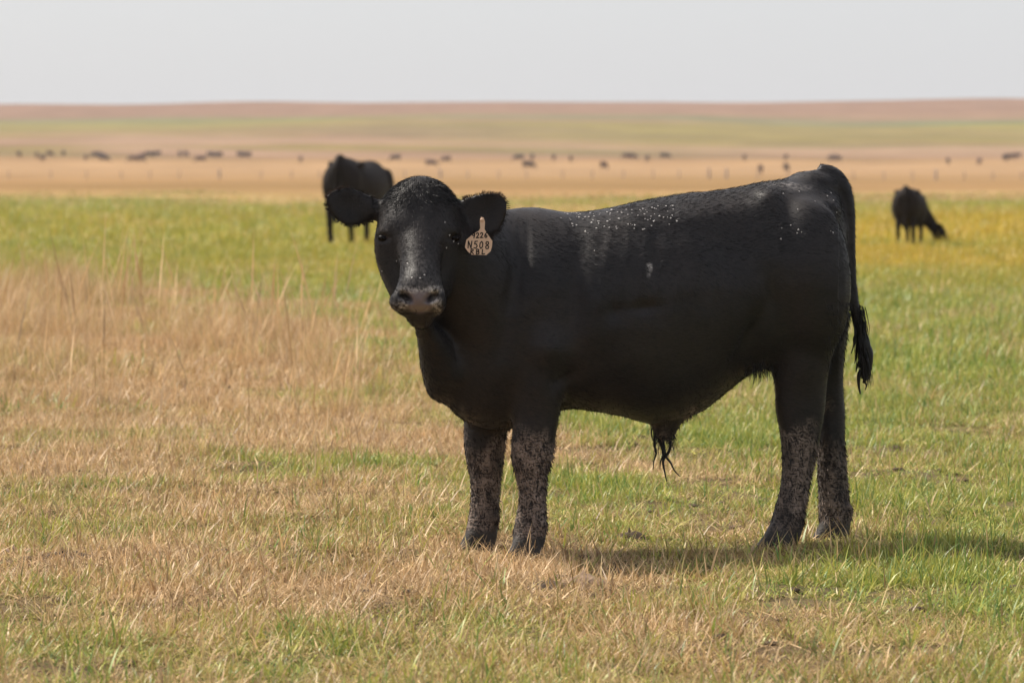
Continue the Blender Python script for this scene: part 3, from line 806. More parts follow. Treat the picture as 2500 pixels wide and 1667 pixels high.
    for q in ((1228, 650, .045, .14, .009, -.25), (1318, 690, .040, .17, -.024, -.1), (1262, 800, .06, .055, .024, 0), (1300, 868, .05, .025, -.014, .5), (1172, 700, .028, .17, -.014, -.2),
              (1685, 560, .075, .085, -.024, .2), (1725, 770, .028, .11, -.018, -.45), (1860, 620, .11, .14, .018, .1), (1778, 690, .035, .10, -.014, .15), (1772, 458, .045, .035, .020, .2), (1920, 478, .03, .04, .016, 0),
              (1540, 660, .15, .15, .012, 0), (1450, 560, .14, .12, .008, 0), (1600, 500, .20, .03, .008, .08), (1480, 705, .05, .02, -.012, .1), (1412, 715, .022, .03, -.010, 0), (1500, 590, .02, .05, -.008, 0), (1860, 850, .05, .07, .010, 0), (1150, 850, .06, .08, .012, .3), (1110, 900, .05, .05, .008, 0)):
        swell(*q)
    for k in range(7):
        swell(1385 + 42 * k, 640 + 6 * k, .012, .15, .0030, -.16)
    lump = fbm(v[:, 0] / .10 + v[:, 1] * 4, v[:, 2] / .09, 33, 3) - .5
    v += n * (lump * .008 * wgt)[:, None]
    put_v(body, v); n = get_n(body)
    # nostrils, mouth, eye sockets pressed into the skin
    def press(c, rx, rz, dep, rot=0.0, face=True):
        q = v - c[None]
        cs, sn = math.cos(rot), math.sin(rot)
        a = (q[:, 0] * cs + q[:, 2] * sn) / rx; b = (-q[:, 0] * sn + q[:, 2] * cs) / rz
        r2 = a * a + b * b
        w = np.exp(-r2 ** 1.5) * (np.abs(q[:, 1]) < 0.14) * (n[:, 1] < 0.2)
        v[:, 1] += dep * w
        return w
    def surf(px, py):
        p0 = np.array(cam.location); t = W(px, py, 13.5) - p0; t /= np.linalg.norm(t)
        return t
    bv = BVHTree.FromPolygons([tuple(p) for p in v], [tuple(p.vertices) for p in body.polygons])
    def hit(px, py):
        p0 = np.array(cam.location); t = W(px, py, 13.5) - p0; t /= np.linalg.norm(t)
        h = bv.ray_cast(Vector(p0), Vector(t))
        return (np.array(h[0]), np.array(h[1])) if h[0] is not None else (None, None)
    nos = []
    for px, rot in ((933, -0.62), (992, 0.62)):
        c, _ = hit(px, 683)
        nos.append(press(c, .021, .011, .034, rot))
    cm, _ = hit(964, 718)
    press(cm, .075, .004, .006)
    eyes = []
    for px in (880, 1044):
        c, nn = hit(px, 547)
        press(c, .020, .011, .010)
        eyes.append((c, nn))
    press(hit(957, 484)[0], .022, .03, .006)
    # shallow crease and hollow on the ribs, neck folds
    pass
    for k, px in enumerate((1175, 1192, 1212)):
        c, _ = hit(px, 600)
        if c is not None: press(c, .012, .13, .003)
    put_v(body, v)
    # masks
    z = v[:, 2]; x = v[:, 0]
    nz = fbm(x / .07 + 3 * v[:, 1], z / .09, 7, 4) - .5
    mud = sstep(.45, .29, z + nz * .40) * (.45 + .55 * sstep(.36, .58, fbm(x / .045 + 5 * v[:, 1], z / .07, 13, 3)))
    legmask = (z < .52)
    mud = mud * legmask
    mask = np.zeros((len(v), 4)); mask[:, 0] = mud
    def near(px, py, rx, rz, soft=.35):
        c, _ = hit(px, py)
        q = v - c[None]
        r = np.sqrt((q[:, 0] / rx) ** 2 + (q[:, 2] / rz) ** 2)
        return sstep(1 + soft, 1 - soft, r) * (np.abs(q[:, 1]) < .12) * (n[:, 1] < .3)
    nose = np.maximum(near(964, 684, .047, .020), near(964, 703, .035, .024))
    mask[:, 1] = nose * (1 - np.maximum(nos[0], nos[1]))
    dust_sheen = np.zeros(len(v))
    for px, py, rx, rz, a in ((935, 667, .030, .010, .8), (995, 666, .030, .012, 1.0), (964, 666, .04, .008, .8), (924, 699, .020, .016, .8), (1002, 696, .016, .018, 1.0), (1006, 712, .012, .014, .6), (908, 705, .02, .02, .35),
                              (1492, 614, .008, .013, 1.0), (1490, 628, .005, .012, .4), (880, 527, .012, .006, .4), (1800, 424, .05, .008, .30), (1835, 432, .05, .010, .18), (966, 620, .034, .055, .14), (968, 645, .05, .02, .16)):  # closing entries: pale sky sheen on the nose bridge painted as colour
        dust_sheen = np.maximum(dust_sheen, near(px, py, rx, rz, .6) * a)
    mask[:, 2] = dust_sheen
    mask[:, 3] = sstep(.075, .05, z)
    base = np.array((W(1500, 1250, 13.9)[0], 13.86, 0.0))
    put_v(body, v - base)
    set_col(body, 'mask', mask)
    root = bpy.data.objects.new('bull', None); COL.objects.link(root); root.location = base
    root.empty_display_size = 0.3
    tag(root, 'large black bull with ear tag and muddy legs staring at the viewer', 'bull')
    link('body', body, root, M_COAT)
    n = get_n(body)
    # eyes
    M_EYE = simple_mat('eye', (0.006, 0.004, 0.004), 0.45, 0.12)
    me_e = None
    for c, nn in eyes:
        s2 = Soup(); s2.ball((0, 0, 0), Xa * .0190, Ya * .0150, Za * .0120, 12)
        o = link('eye', s2.mesh('eye'), root, M_EYE); o.location = c - base + np.array((0, .0135, 0))
    # hair, sampled on the hide
    r = np.random.default_rng(5)
    idx_all = np.arange(len(v))
    def pick(maskw, k):
        w = maskw / maskw.sum(); return r.choice(idx_all, k, p=w)
    px_ = (v[:, 0] / v[:, 1]) * F / K + 1250 / K
    pz_ = z
    ear_m = ((px_ < 858) | ((px_ > 1066) & (px_ < 1175) & (v[:, 1] < 13.62))) & (z > W(1100, 548, 13.5)[2]) & (v[:, 1] < 13.555) & (px_ < 1175)
    headm = (v[:, 1] < 13.56) & (z > .70) & (px_ < 1060) & ~ear_m
    # ears: fringe pointing outwards
    for sgn, cx, cy in ((-1, 806, 474), (1, 1116, 490)):
        mk = ear_m & ((px_ < 960) if sgn < 0 else (px_ > 960))
        ce = W(cx, cy, 13.5)
        rim_all = np.hypot((v[:, 0] - ce[0]) / .082, (v[:, 2] - ce[2]) / .064)
        ii = pick(mk * (.10 + sstep(.7, .95, rim_all)) * (.3 + fbm(v[:, 0] / .012, v[:, 2] / .012, 3, 2)), 7000)
        out = v[ii] - ce[None]; out[:, 1] = -0.02
        out /= np.linalg.norm(out, axis=1, keepdims=True)
        D = out * 1.1 + n[ii] * .22 + r.normal(0, .2, (len(ii), 3)) + np.array((sgn * .35, .1, 0))
        rim = np.hypot((v[ii, 0] - ce[0]) / .085, (v[ii, 2] - ce[2]) / .065)
        tone_ = sstep(.80, 1.02, rim) * (.25 + .75 * sstep(.0, .05, v[ii, 2] - ce[2])) * r.random(len(ii)) ** .7 + .02  # brown rim hair, with the sunlit upper edge painted into the tone
        strands('ear_hair', v[ii], D, r.uniform(.005, .014, len(ii)) * (.5 + fbm(v[ii, 0] / .015, v[ii, 2] / .015, 4, 2)), .0009, M_EARFUR, root, .10, .12, 2, 40 + sgn, tone_, base)
    # poll tuft
    mk = headm * sstep(W(964, 492, 13.5)[2], W(964, 440, 13.5)[2], z)
    ii = pick(mk.astype(float), 4500)
    D = n[ii] * .14 + np.stack([(px_[ii] - 964) / 60, np.full(len(ii), -.35), np.full(len(ii), -.45)], 1) + r.normal(0, .18, (len(ii), 3))
    strands('poll_hair', v[ii], D, .017, .0010, M_FUR, root, .2, .12, 2, 50, r.random(len(ii)) ** 2, base)
    # short coat all over
    flow = np.zeros_like(v); flow[:, 0] = 1.0; flow[:, 2] = -.35
    flow[headm] = np.array((0, .2, .8))
    bodym = (z > .36) & ~ear_m
    ii = pick((bodym & ~headm).astype(float), 110000)
    fl = flow[ii] - n[ii] * np.sum(flow[ii] * n[ii], 1, keepdims=True)
    whirl = fbm(v[ii, 0] / .16, v[ii, 2] / .16 + v[ii, 1], 15, 3) - .5
    fl[:, 2] += whirl * 1.6
    patch = fbm(v[ii, 0] / .05, v[ii, 2] / .04, 16, 3)
    strands('coat_hair', v[ii], fl + n[ii] * .10 + r.normal(0, .12, (len(ii), 3)), .017, .0010, M_FUR, root, .03, .06, 1, 60, r.random(len(ii)) ** 1.5 * sstep(.30, .66, patch), base)
    ii = pick(headm.astype(float), 26000)
    fl = np.stack([(px_[ii] - 965) / 90, np.zeros(len(ii)), np.clip((W(965, 590, 13.4)[2] - v[ii, 2]) / .05, -1, 1) + r.normal(0, .35, len(ii))], 1)
    fl = fl - n[ii] * np.sum(fl * n[ii], 1, keepdims=True)
    keep = mask[ii, 1] < .2; ii, fl = ii[keep], fl[keep]
    strands('face_hair', v[ii], fl + n[ii] * .16 + r.normal(0, .16, (len(ii), 3)), .010, .0008, M_FUR, root, .03, .06, 1, 66, r.random(len(ii)) ** 1.5, base)
    # belly and chest fringe
    mk = (n[:, 2] < -.45) & (z > .42) & (z < .80) & (px_ > 950)
    ii = pick(mk.astype(float), 1600)
    strands('belly_hair', v[ii], np.array((.25, 0, -1))[None] + r.normal(0, .25, (len(ii), 3)), .013, .0017, M_FUR, root, .2, .2, 2, 61, None, base)
    # muddy leg hair in damp clumps
    mk = (z > .07) * sstep(.43, .30, z + nz * .12)
    ii = pick(mk.astype(float), 8000)
    D = n[ii] * .16 + np.array((.25, 0, -1))[None] + r.normal(0, .28, (len(ii), 3))
    cl = fbm(v[ii, 0] / .022 + 9 * v[ii, 1], v[ii, 2] / .014, 19, 3)
    tone_ = mud[ii] * (.12 + .88 * sstep(.38, .56, cl + r.normal(0, .06, len(ii)))) * r.uniform(.5, 1, len(ii))
    strands('leg_hair', v[ii], D, .016, .0034, M_MUDFUR, root, .1, .2, 2, 62, tone_, base)
    # thigh fringe
    mk = (px_ > 1895) & (px_ < 1965) & (z > .58) & (z < .82) & (n[:, 0] > .3)
    ii = pick(mk.astype(float), 700)
    strands('thigh_hair', v[ii], n[ii] * .5 + np.array((0, 0, -1))[None] + r.normal(0, .2, (len(ii), 3)), .025, .002, M_FUR, root, .2, .2, 2, 63, None, base)
    # flank tuft
    c = W(1748, 838, dcent(1750) - .12)
    P = c[None] + r.normal(0, 1, (220, 3)) * np.array((.035, .03, .012))
    strands('flank_hair', P, np.array((.1, 0, -1))[None] + r.normal(0, .25, (220, 3)), .05, .0022, M_FUR, root, .2, .2, 3, 64, None, base)

    # tail switch: core locks hanging from the dock
    k = 520
    t = r.random(k)
    px = 1972 + 14 * t + r.normal(0, 6, k); py = 700 + 130 * t
    P = np.array([W(a, b, dcent(1950) - .01 + e) for a, b, e in zip(px, py, r.normal(0, .014, k))])
    strands('tail_switch', P, np.array((.06, 0, -1))[None] + r.normal(0, .07, (k, 3)) + np.stack([np.where(px > 1978, .22, -.10), np.zeros(k), np.zeros(k)], 1) * 1.0, .085, .0030, M_FUR, root, .40, .08, 6, 65, None, base)
    # separate wet locks on the tail and the sheath: tapered wavy tubes
    def lock(name, pts, r0, d):
        pts = resample([(a, b, c) for a, b, c in pts], 5)
        s2 = Soup(); P = [W(p[0], p[1], d + p[2]) - base for p in pts]; rings = []
        for i, p in enumerate(P):
            tt = P[min(i + 1, len(P) - 1)] - P[max(i - 1, 0)]; tt /= np.linalg.norm(tt)
            u = np.cross(tt, Ya); u /= max(np.linalg.norm(u), 1e-6); rad = r0 * (1 - .85 * i / len(P)) * min(1.0, .25 + 2.2 * i / len(P))
            rings.append(ring(p, u, Ya, rad, rad, 7, 2))
        s2.loft(rings)
        link(name, s2.mesh(name), root, M_LOCK)
    M_LOCK = simple_mat('wet_hair', (0.010, 0.009, 0.009), 0.5, 0.3)
    ds = dcent(1525) - .02
    for pts, r0 in (([(1507, 985, 0), (1504, 1005, 0), (1503, 1022, 0), (1507, 1040, 0), (1502, 1058, 0), (1500, 1078, 0)], .0065),
                    ([(1522, 1000, .01), (1524, 1022, .01), (1526, 1045, .01), (1523, 1062, 0), (1527, 1085, 0), (1531, 1105, 0)], .0085),
                    ([(1530, 1002, 0), (1540, 1015, 0), (1537, 1035, 0), (1530, 1048, 0), (1540, 1062, 0), (1549, 1080, 0), (1562, 1094, 0)], .0075),
                    ([(1515, 998, -.01), (1520, 1020, 0), (1524, 1040, 0), (1517, 1060, 0), (1516, 1078, 0)], .006),
                    ([(1512, 990, .01), (1514, 1010, .01), (1520, 1030, 0), (1522, 1050, 0)], .006),
                    ([(1498, 980, .01), (1496, 995, 0), (1499, 1012, 0)], .004), ([(1545, 985, .01), (1549, 1000, 0), (1554, 1012, 0)], .004)):
        lock('sheath_lock', pts, r0, ds)
    kk = 170; P = np.array([W(a, b, ds + e) for a, b, e in zip(r.uniform(1500, 1550, kk), r.uniform(975, 1008, kk), r.normal(0, .015, kk))])
    strands('sheath_hair', P, np.array((0, 0, -1))[None] + r.normal(0, .12, (kk, 3)), r.uniform(.03, .09, kk), .0016, M_FUR, root, .25, .16, 6, 67, None, base)
    for pts, r0 in (([(1972, 760, 0), (1962, 775, 0), (1961, 792, 0), (1955, 812, 0)], .006), ([(1975, 770, 0), (1969, 795, 0), (1967, 815, 0), (1963, 835, 0)], .0065),
                    ([(1984, 840, 0), (1974, 858, 0), (1972, 880, 0), (1976, 905, 0)], .011), ([(1988, 850, 0), (1984, 872, 0), (1990, 884, 0), (1987, 896, 0)], .006),
                    ([(1978, 820, 0), (1969, 840, 0), (1966, 855, 0)], .006), ([(1982, 780, 0), (1993, 800, 0), (1996, 830, 0), (1992, 858, 0), (1983, 880, 0)], .022), ([(1975, 745, 0), (1985, 790, 0), (1986, 830, 0), (1982, 870, 0)], .030)):
        lock('tail_lock', pts, r0, dcent(1950) - .01)
    return root, body, base, bv, hit

BULL, BODY, BASE, BV, HIT = build_bull()

# ------------------------------------------------------------------ ear tag
def build_tag():
    d = 13.435
    M_TAG = simple_mat('tag_plastic', (0.62, 0.42, 0.29), 0.45, 0.4, 0.28, 28.0)
    M_INK = simple_mat('tag_ink', (0.018, 0.014, 0.014), 0.7, 0.2)
    c0 = W(1101, 560, d)
    o0 = bpy.data.objects.new('ear_tag', None); COL.objects.link(o0); o0.location = c0; o0.empty_display_size = .03
    tag(o0, 'pale orange ear tag with black handwriting hanging from the bull\'s ear', 'ear tag')
    yaw = 0.18
    def T(px, py, out=0.0):
        q = W(px, py, d) - c0
        return np.array((q[0], q[0] * yaw - out, q[2]))
    outl = [(1105, 498), (1111, 500), (1114, 510), (1113, 527), (1118, 535), (1131, 554), (1130, 566), (1127, 577), (1117, 586), (1083, 585), (1075, 578), (1068, 568), (1071, 551), (1086, 538), (1100, 530), (1103, 524), (1102, 508)]
    m = len(outl)
    a = np.array([T(x, y, .0016) for x, y in outl]); b = np.array([T(x, y, -.0016) for x, y in outl])
    bm = bmesh.new()
    va = [bm.verts.new(p) for p in a]; vb = [bm.verts.new(p) for p in b]
    bm.faces.new(va); bm.faces.new(vb[::-1])
    for i in range(m):
        j = (i + 1) % m; bm.faces.new((va[i], vb[i], vb[j], va[j]))
    bmesh.ops.recalc_face_normals(bm, faces=bm.faces)
    bmesh.ops.triangulate(bm, faces=[f for f in bm.faces if len(f.verts) > 4])
    me = bpy.data.meshes.new('plate'); bm.to_mesh(me); bm.free()
    link('plate', me, o0, M_TAG)
    s = Soup(); p = T(1107, 505, .003)
    s.ball(p, (.006, 0, 0), (0, .004, 0), (0, 0, .006), 8)
    link('stud', s.mesh('stud'), o0, M_TAG)
    # strokes in a unit box, y up
    G = {'9': [[(.9, .85), (.5, 1), (.15, .8), (.2, .55), (.6, .5), (.9, .85), (.75, .4), (.6, 0)]],
         '2': [[(.1, .75), (.3, 1), (.75, .95), (.8, .65), (.45, .3), (.05, .02), (.95, .05)]],
         '6': [[(.8, 1), (.4, .75), (.15, .35), (.3, .02), (.75, .05), (.85, .35), (.55, .5), (.2, .3)]],
         'N': [[(.1, 0), (.2, 1), (.75, 0), (.95, 1)]],
         '5': [[(.95, 1), (.4, .97), (.3, .6), (.7, .6), (.85, .3), (.55, .02), (.1, .08)]],
         '0': [[(.6, 1), (.25, .75), (.15, .3), (.4, 0), (.75, .25), (.85, .7), (.6, 1)]],
         '8': [[(.6, .52), (.25, .72), (.4, .98), (.8, .95), (.85, .7), (.6, .52), (.2, .3), (.3, .02), (.75, .02), (.88, .28), (.6, .52)]],
         'R': [[(.1, 0), (.25, 1), (.75, .95), (.75, .65), (.25, .5), (.85, 0)]],
         'B': [[(.1, 0), (.22, 1), (.75, .92), (.7, .6), (.25, .52), (.8, .42), (.75, .05), (.1, 0)]],
         'L': [[(.3, 1), (.12, .03), (.85, .08)]]}
    V, Fq = [], []
    def word(txt, x0, y0, cw, ch, gap, slope):
        for i, chn in enumerate(txt):
            for st in G[chn]:
                pts = [np.array((x0 + i * (cw + gap) + q[0] * cw, y0 + slope * i - q[1] * ch)) for q in st]
                for k in range(len(pts) - 1):
                    p, q = pts[k], pts[k + 1]; t = q - p; L_ = np.linalg.norm(t)
                    if L_ < 1e-6: continue
                    t = t / L_; nrm = np.array((-t[1], t[0])) * 1.25
                    p = p - t * .5; q = q + t * .5; bb = sum(len(x) for x in V)
                    V.append(np.array([T(*(p - nrm), .0024), T(*(p + nrm), .0024), T(*(q + nrm), .0024), T(*(q - nrm), .0024)])); Fq.append((bb, bb + 1, bb + 2, bb + 3))
    word('9226', 1084, 547, 7.4, 11.5, 2.0, -.4)
    word('N508', 1074, 570, 10.5, 16.5, 2.6, .5)
    word('RBL', 1080, 583.5, 9.0, 11.5, 4.0, .2)
    me = mesh_np('handwriting', np.concatenate(V), np.array(Fq), False)
    o = link('handwriting', me, o0, M_INK); o['label'] = 'black handwriting 9226 N508 RBL'
build_tag()

# ------------------------------------------------------------------ flies on the bull
def build_flies():
    M_FLY = simple_mat('fly', (0.50, 0.46, 0.44), 0.35, 0.5)
    s = Soup(); s.ball((0, 0, .0016), (.0036, 0, 0), (0, .0017, 0), (0, 0, .0015), 6)
    for sg in (-1, 1):
        q = np.array([(-.001, sg * .0005, .0028), (.0045, sg * .0048, .0030), (.0070, sg * .0036, .0026), (.0062, sg * .0012, .0024)])
        q2 = q - np.array((0, 0, .0003))
        s.add(np.concatenate([q, q2]), [(0, 1, 2, 3), (7, 6, 5, 4), (0, 4, 5, 1), (1, 5, 6, 2), (2, 6, 7, 3), (3, 7, 4, 0)])
    me = s.mesh('fly'); me.materials.append(M_FLY)
    r = np.random.default_rng(77)
    spots = []
    for k in range(92):
        a = r.random(); px = 1300 + 250 * r.random() + r.normal(0, 8); py = 487 - 0.07 * (px - 1300) + abs(r.normal(0, 1)) * 25 + 3
        spots.append((px, py, 'pale fly among the dense cluster resting on the bull\'s back', 'flies on the bull\'s back'))
    for k in range(16):
        spots.append((1780 + 150 * r.random(), 440 + 110 * r.random() ** 1.3, 'pale fly scattered on the bull\'s rump beside the tail', 'flies on the bull\'s rump'))
    for px, py in ((948, 638), (966, 640), (975, 632), (1031, 541), (1040, 555), (1024, 568), (1050, 560), (913, 600), (880, 622), (878, 655), (1020, 512), (938, 607)):
        spots.append((px, py, 'pale fly sitting on the bull\'s black face', 'flies on the bull\'s face'))
    for px, py, lab, grp in spots:
        h, n = HIT(px, py)
        if h is None: continue
        o = bpy.data.objects.new('fly', me); COL.objects.link(o)
        zq = Vector(n).to_track_quat('Z', 'Y'); o.rotation_mode = 'QUATERNION'
        from mathutils import Quaternion
        o.rotation_quaternion = zq @ Quaternion((0, 0, 1), r.uniform(0, 6.28))
        sc = r.uniform(.30, .72); o.scale = (sc, sc, sc)
        o.location = Vector(h) + Vector(n) * .003
        tag(o, lab, 'fly', grp)
build_flies()

# ------------------------------------------------------------------ other cattle (local: heading +X, ground at z = 0)
def cow_shells(graze, head_yaw=0.0, fat=1.0, hs=1.0):
    Xa, Ya, Za = np.eye(3); S = Soup()
    tr = [(.80, .98, .62, .10), (.70, 1.14, .50, .19), (.55, 1.24, .46, .25), (.35, 1.28, .47, .28), (.10, 1.27, .45, .32), (-.15, 1.27, .44, .345), (-.40, 1.29, .48, .335), (-.60, 1.32, .56, .305), (-.75, 1.33, .58, .275), (-.90, 1.30, .66, .22), (-.98, 1.20, .80, .12)]
    S.loft([ring((x, 0, (t + b) / 2), Ya, Za, hw * fat, (t - b) / 2, 28, 2.2, .72) for x, t, b, hw in resample(tr, 2)])
    S.ball((-.86, 0, 1.32), Xa * .10, Ya * .06, Za * .05)
    for sg in (-1, 1):
        S.ball((-.62, sg * .24, 1.22), Xa * .07, Ya * .05, Za * .05)
        S.ball((-.78, sg * .17, .92), Xa * .17, Ya * .13, Za * .28)
        S.ball((.55, sg * .18, .90), Xa * .15, Ya * .10, Za * .26)
        S.loft([ring((x, sg * y, z), Xa, Ya, a, b, 14, 2) for x, y, z, a, b in ((.55, .16, .75, .10, .08), (.55, .155, .55, .07, .06), (.55, .15, .42, .055, .055), (.55, .15, .30, .045, .042), (.55, .15, .14, .042, .042), (.54, .15, .05, .06, .055), (.53, .15, 0, .068, .058))])
        S.loft([ring((x, sg * y, z), Xa, Ya, a, b, 14, 2) for x, y, z, a, b in ((-.76, .16, .80, .14, .10), (-.80, .165, .62, .09, .07), (-.86, .165, .48, .065, .055), (-.85, .165, .30, .045, .045), (-.82, .165, .14, .045, .045), (-.79, .165, .05, .06, .055), (-.78, .165, 0, .068, .058))])
    if graze:
        cy, sy = math.cos(head_yaw), math.sin(head_yaw)
        nk = [(.62, 0, .96, .24, .17), (.82, .03, .84, .20, .14), (.98, .08, .66, .16, .12), (1.08, .13, .48, .125, .105), (1.12, .17, .36, .10, .10)]
        rings = []
        for x, y, z, a, b in resample(nk, 3):
            y = y * sy * 3
            x = x - (x - .6) * .8 * (hs - 1); ax = np.array((.55, 0, .83)); rings.append(ring((x, y, z), Ya, ax, b * hs, a, 20, 2))
        S.loft(rings)
        hc = np.array((1.14 - .5 * (hs - 1), .17 * sy * 3, .36 + .06 * (hs - 1))); fw = np.array((cy * .6, sy * .6, -.8))
        sd = np.array((-sy, cy, 0)); up = np.cross(fw, sd)
        S.loft([ring(hc + fw * t, sd, up, a * hs, b * hs, 20, 2.3) for t, a, b in ((-.10, .06, .06), (-.02, .105, .10), (.10, .11, .11), (.22, .085, .09), (.32, .07, .07), (.38, .065, .055), (.40, .04, .03))])
        for sg in (-1, 1):
            S.ball(hc + sd * sg * .18 * hs - fw * .03 + Za * .05, sd * .11 * hs, fw * .055 * hs, np.cross(sd, fw) * .025, 8)
    else:
        nk = [(.60, 0, 1.00, .26, .17), (.78, .0, 1.08, .22, .14), (.94, 0, 1.18, .17, .12), (1.06, 0, 1.26, .13, .11)]
        S.loft([ring((x, y, z), Ya, np.array((-.5, 0, .86)), b, a, 20, 2) for x, y, z, a, b in resample(nk, 3)])
        hc = np.array((1.08, 0, 1.30)); fw = np.array((.82, 0, -.57)); sd = Ya; up = np.cross(fw, sd)
        S.loft([ring(hc + fw * t, sd, up, a, b, 20, 2.3) for t, a, b in ((-.12, .06, .06), (-.02, .105, .10), (.10, .11, .11), (.22, .085, .09), (.32, .07, .07), (.40, .065, .055), (.42, .04, .03))])
        for sg in (-1, 1):
            S.ball(hc + sd * sg * .17 - fw * .05, sd * .10, fw * .05, np.cross(sd, fw) * .022, 8)
    S.loft([ring((x, 0, z), Xa, Ya, a, a, 10, 2) for x, z, a in ((-.93, 1.30, .05), (-1.02, 1.22, .04), (-1.05, 1.0, .03), (-1.04, .75, .025), (-1.04, .62, .05), (-1.04, .48, .045), (-1.04, .36, .01))])
    return S

def tail_of(x): return x

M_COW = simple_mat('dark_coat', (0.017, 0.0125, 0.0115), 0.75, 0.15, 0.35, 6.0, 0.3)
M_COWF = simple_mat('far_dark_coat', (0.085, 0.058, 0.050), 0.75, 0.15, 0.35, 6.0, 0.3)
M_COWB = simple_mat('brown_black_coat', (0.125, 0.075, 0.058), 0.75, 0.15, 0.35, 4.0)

def place(name, me, px, py, d, heading, scale, mat=None, zgrid=True):
    x = (px * K - 1250) / F * d
    o = bpy.data.objects.new(name, me); COL.objects.link(o)
    o.location = (x, d, hz(x, d) - 0.01)
    o.rotation_euler = (0, 0, heading); o.scale = (scale,) * 3
    return o

def build_near_cattle():
    r = np.random.default_rng(9)
    for nm, px, d, head, scl, yaw, lab, cat, fat in (
            ('cow', 832, 64.5, math.radians(70), 1.02, 0.0, 'black cow grazing with its rump turned, half hidden behind the bull\'s head', 'cow', 1.0),
            ('calf', 2092, 64.0, math.radians(77), .68, -1.05, 'small black calf grazing alone in golden grass beyond the bull\'s tail', 'calf', 1.12)):
        me = fuse(cow_shells(True, yaw, fat, 1.0 if nm == 'cow' else 1.45).mesh('s'), .02, 4, nm + '_body')
        o = bpy.data.objects.new(nm, None); COL.objects.link(o); o.empty_display_size = .5
        x = (px * K - 1250) / F * d
        o.location = (x, d, hz(x, d) - .03); o.rotation_euler = (0, 0, head); o.scale = (scl,) * 3
        tag(o, lab, cat)
        link('body', me, o, M_COW)
        v = get_v(me); n = get_n(me)
        ii = r.choice(len(v), 5000)
        strands('coat_hair', v[ii], n[ii] * .4 + np.array((-.6, 0, -.5))[None] + r.normal(0, .2, (len(ii), 3)), .045, .006, M_EARFUR, o, .2, .2, 1, 7, r.random(len(ii)) ** 2 * .12)
build_near_cattle()

# ------------------------------------------------------------------ fence and herd in the distance
def build_fence():
    M_POST = simple_mat('weathered_post', (0.38, 0.29, 0.23), 0.85, 0.2, 0.3, 8.0)
    M_WIRE = simple_mat('fence_wire', (0.25, 0.24, 0.23), 0.5, 0.5)
    root = bpy.data.objects.new('wire_fence', None); COL.objects.link(root); root.location = (0, 500, hz(0, 500))
    tag(root, 'weathered post and wire fence crossing the tan pasture below the hill', 'fence')
    s = Soup()
    s.loft([ring((0, 0, z), (1, 0, 0), (0, 1, 0), a, a, 8, 2.4) for z, a in ((-.3, .07), (0, .07), (1.0, .065), (1.05, .05))])
    me = s.mesh('post'); me.materials.append(M_POST)
    s = Soup(); s.loft([ring((0, 0, z), (1, 0, 0), (0, 1, 0), a, a, 8, 2.4) for z, a in ((-.3, .15), (0, .15), (1.15, .14), (1.22, .09))])
    me2 = s.mesh('brace_post'); me2.materials.append(M_POST)
    cols = [20, 118, 200, 280, 345, 412, 505, 600, 670, 735, 930, 1012, 1075, 1145, 1210, 1292, 1360, 1432, 1500, 1560, 1629, 1668, 1740, 1810, 1880, 1960, 2030, 2095, 2149, 2215, 2280, 2345]
    prev = None; tops = []
    extra = [-260, -160, -70, 2430, 2520, 2620]
    for c in sorted(cols + extra):
        d = 500 + 26 * math.sin(c / 420.0)
        x = (c * K - 1250) / F * d; z = hz(x, d)
        big = c in (1629, 1668, 2149, 505, 1012)
        o = link('post', me2 if big else me, root); o.location = (x, d - 500, z - root.location.z)
        o.rotation_euler = (random.uniform(-.05, .05), random.uniform(-.06, .06), 0)
        tops.append(np.array((x, d - 500, z - root.location.z)))
    for h in (.35, .70, 1.05):
        s = Soup()
        s.loft([ring(p + np.array((0, -.12, h)), (0, 1, 0), (0, 0, 1), .006, .006, 5, 2) for p in tops])
        link('wire', s.mesh('wire'), root, M_WIRE)
build_fence()

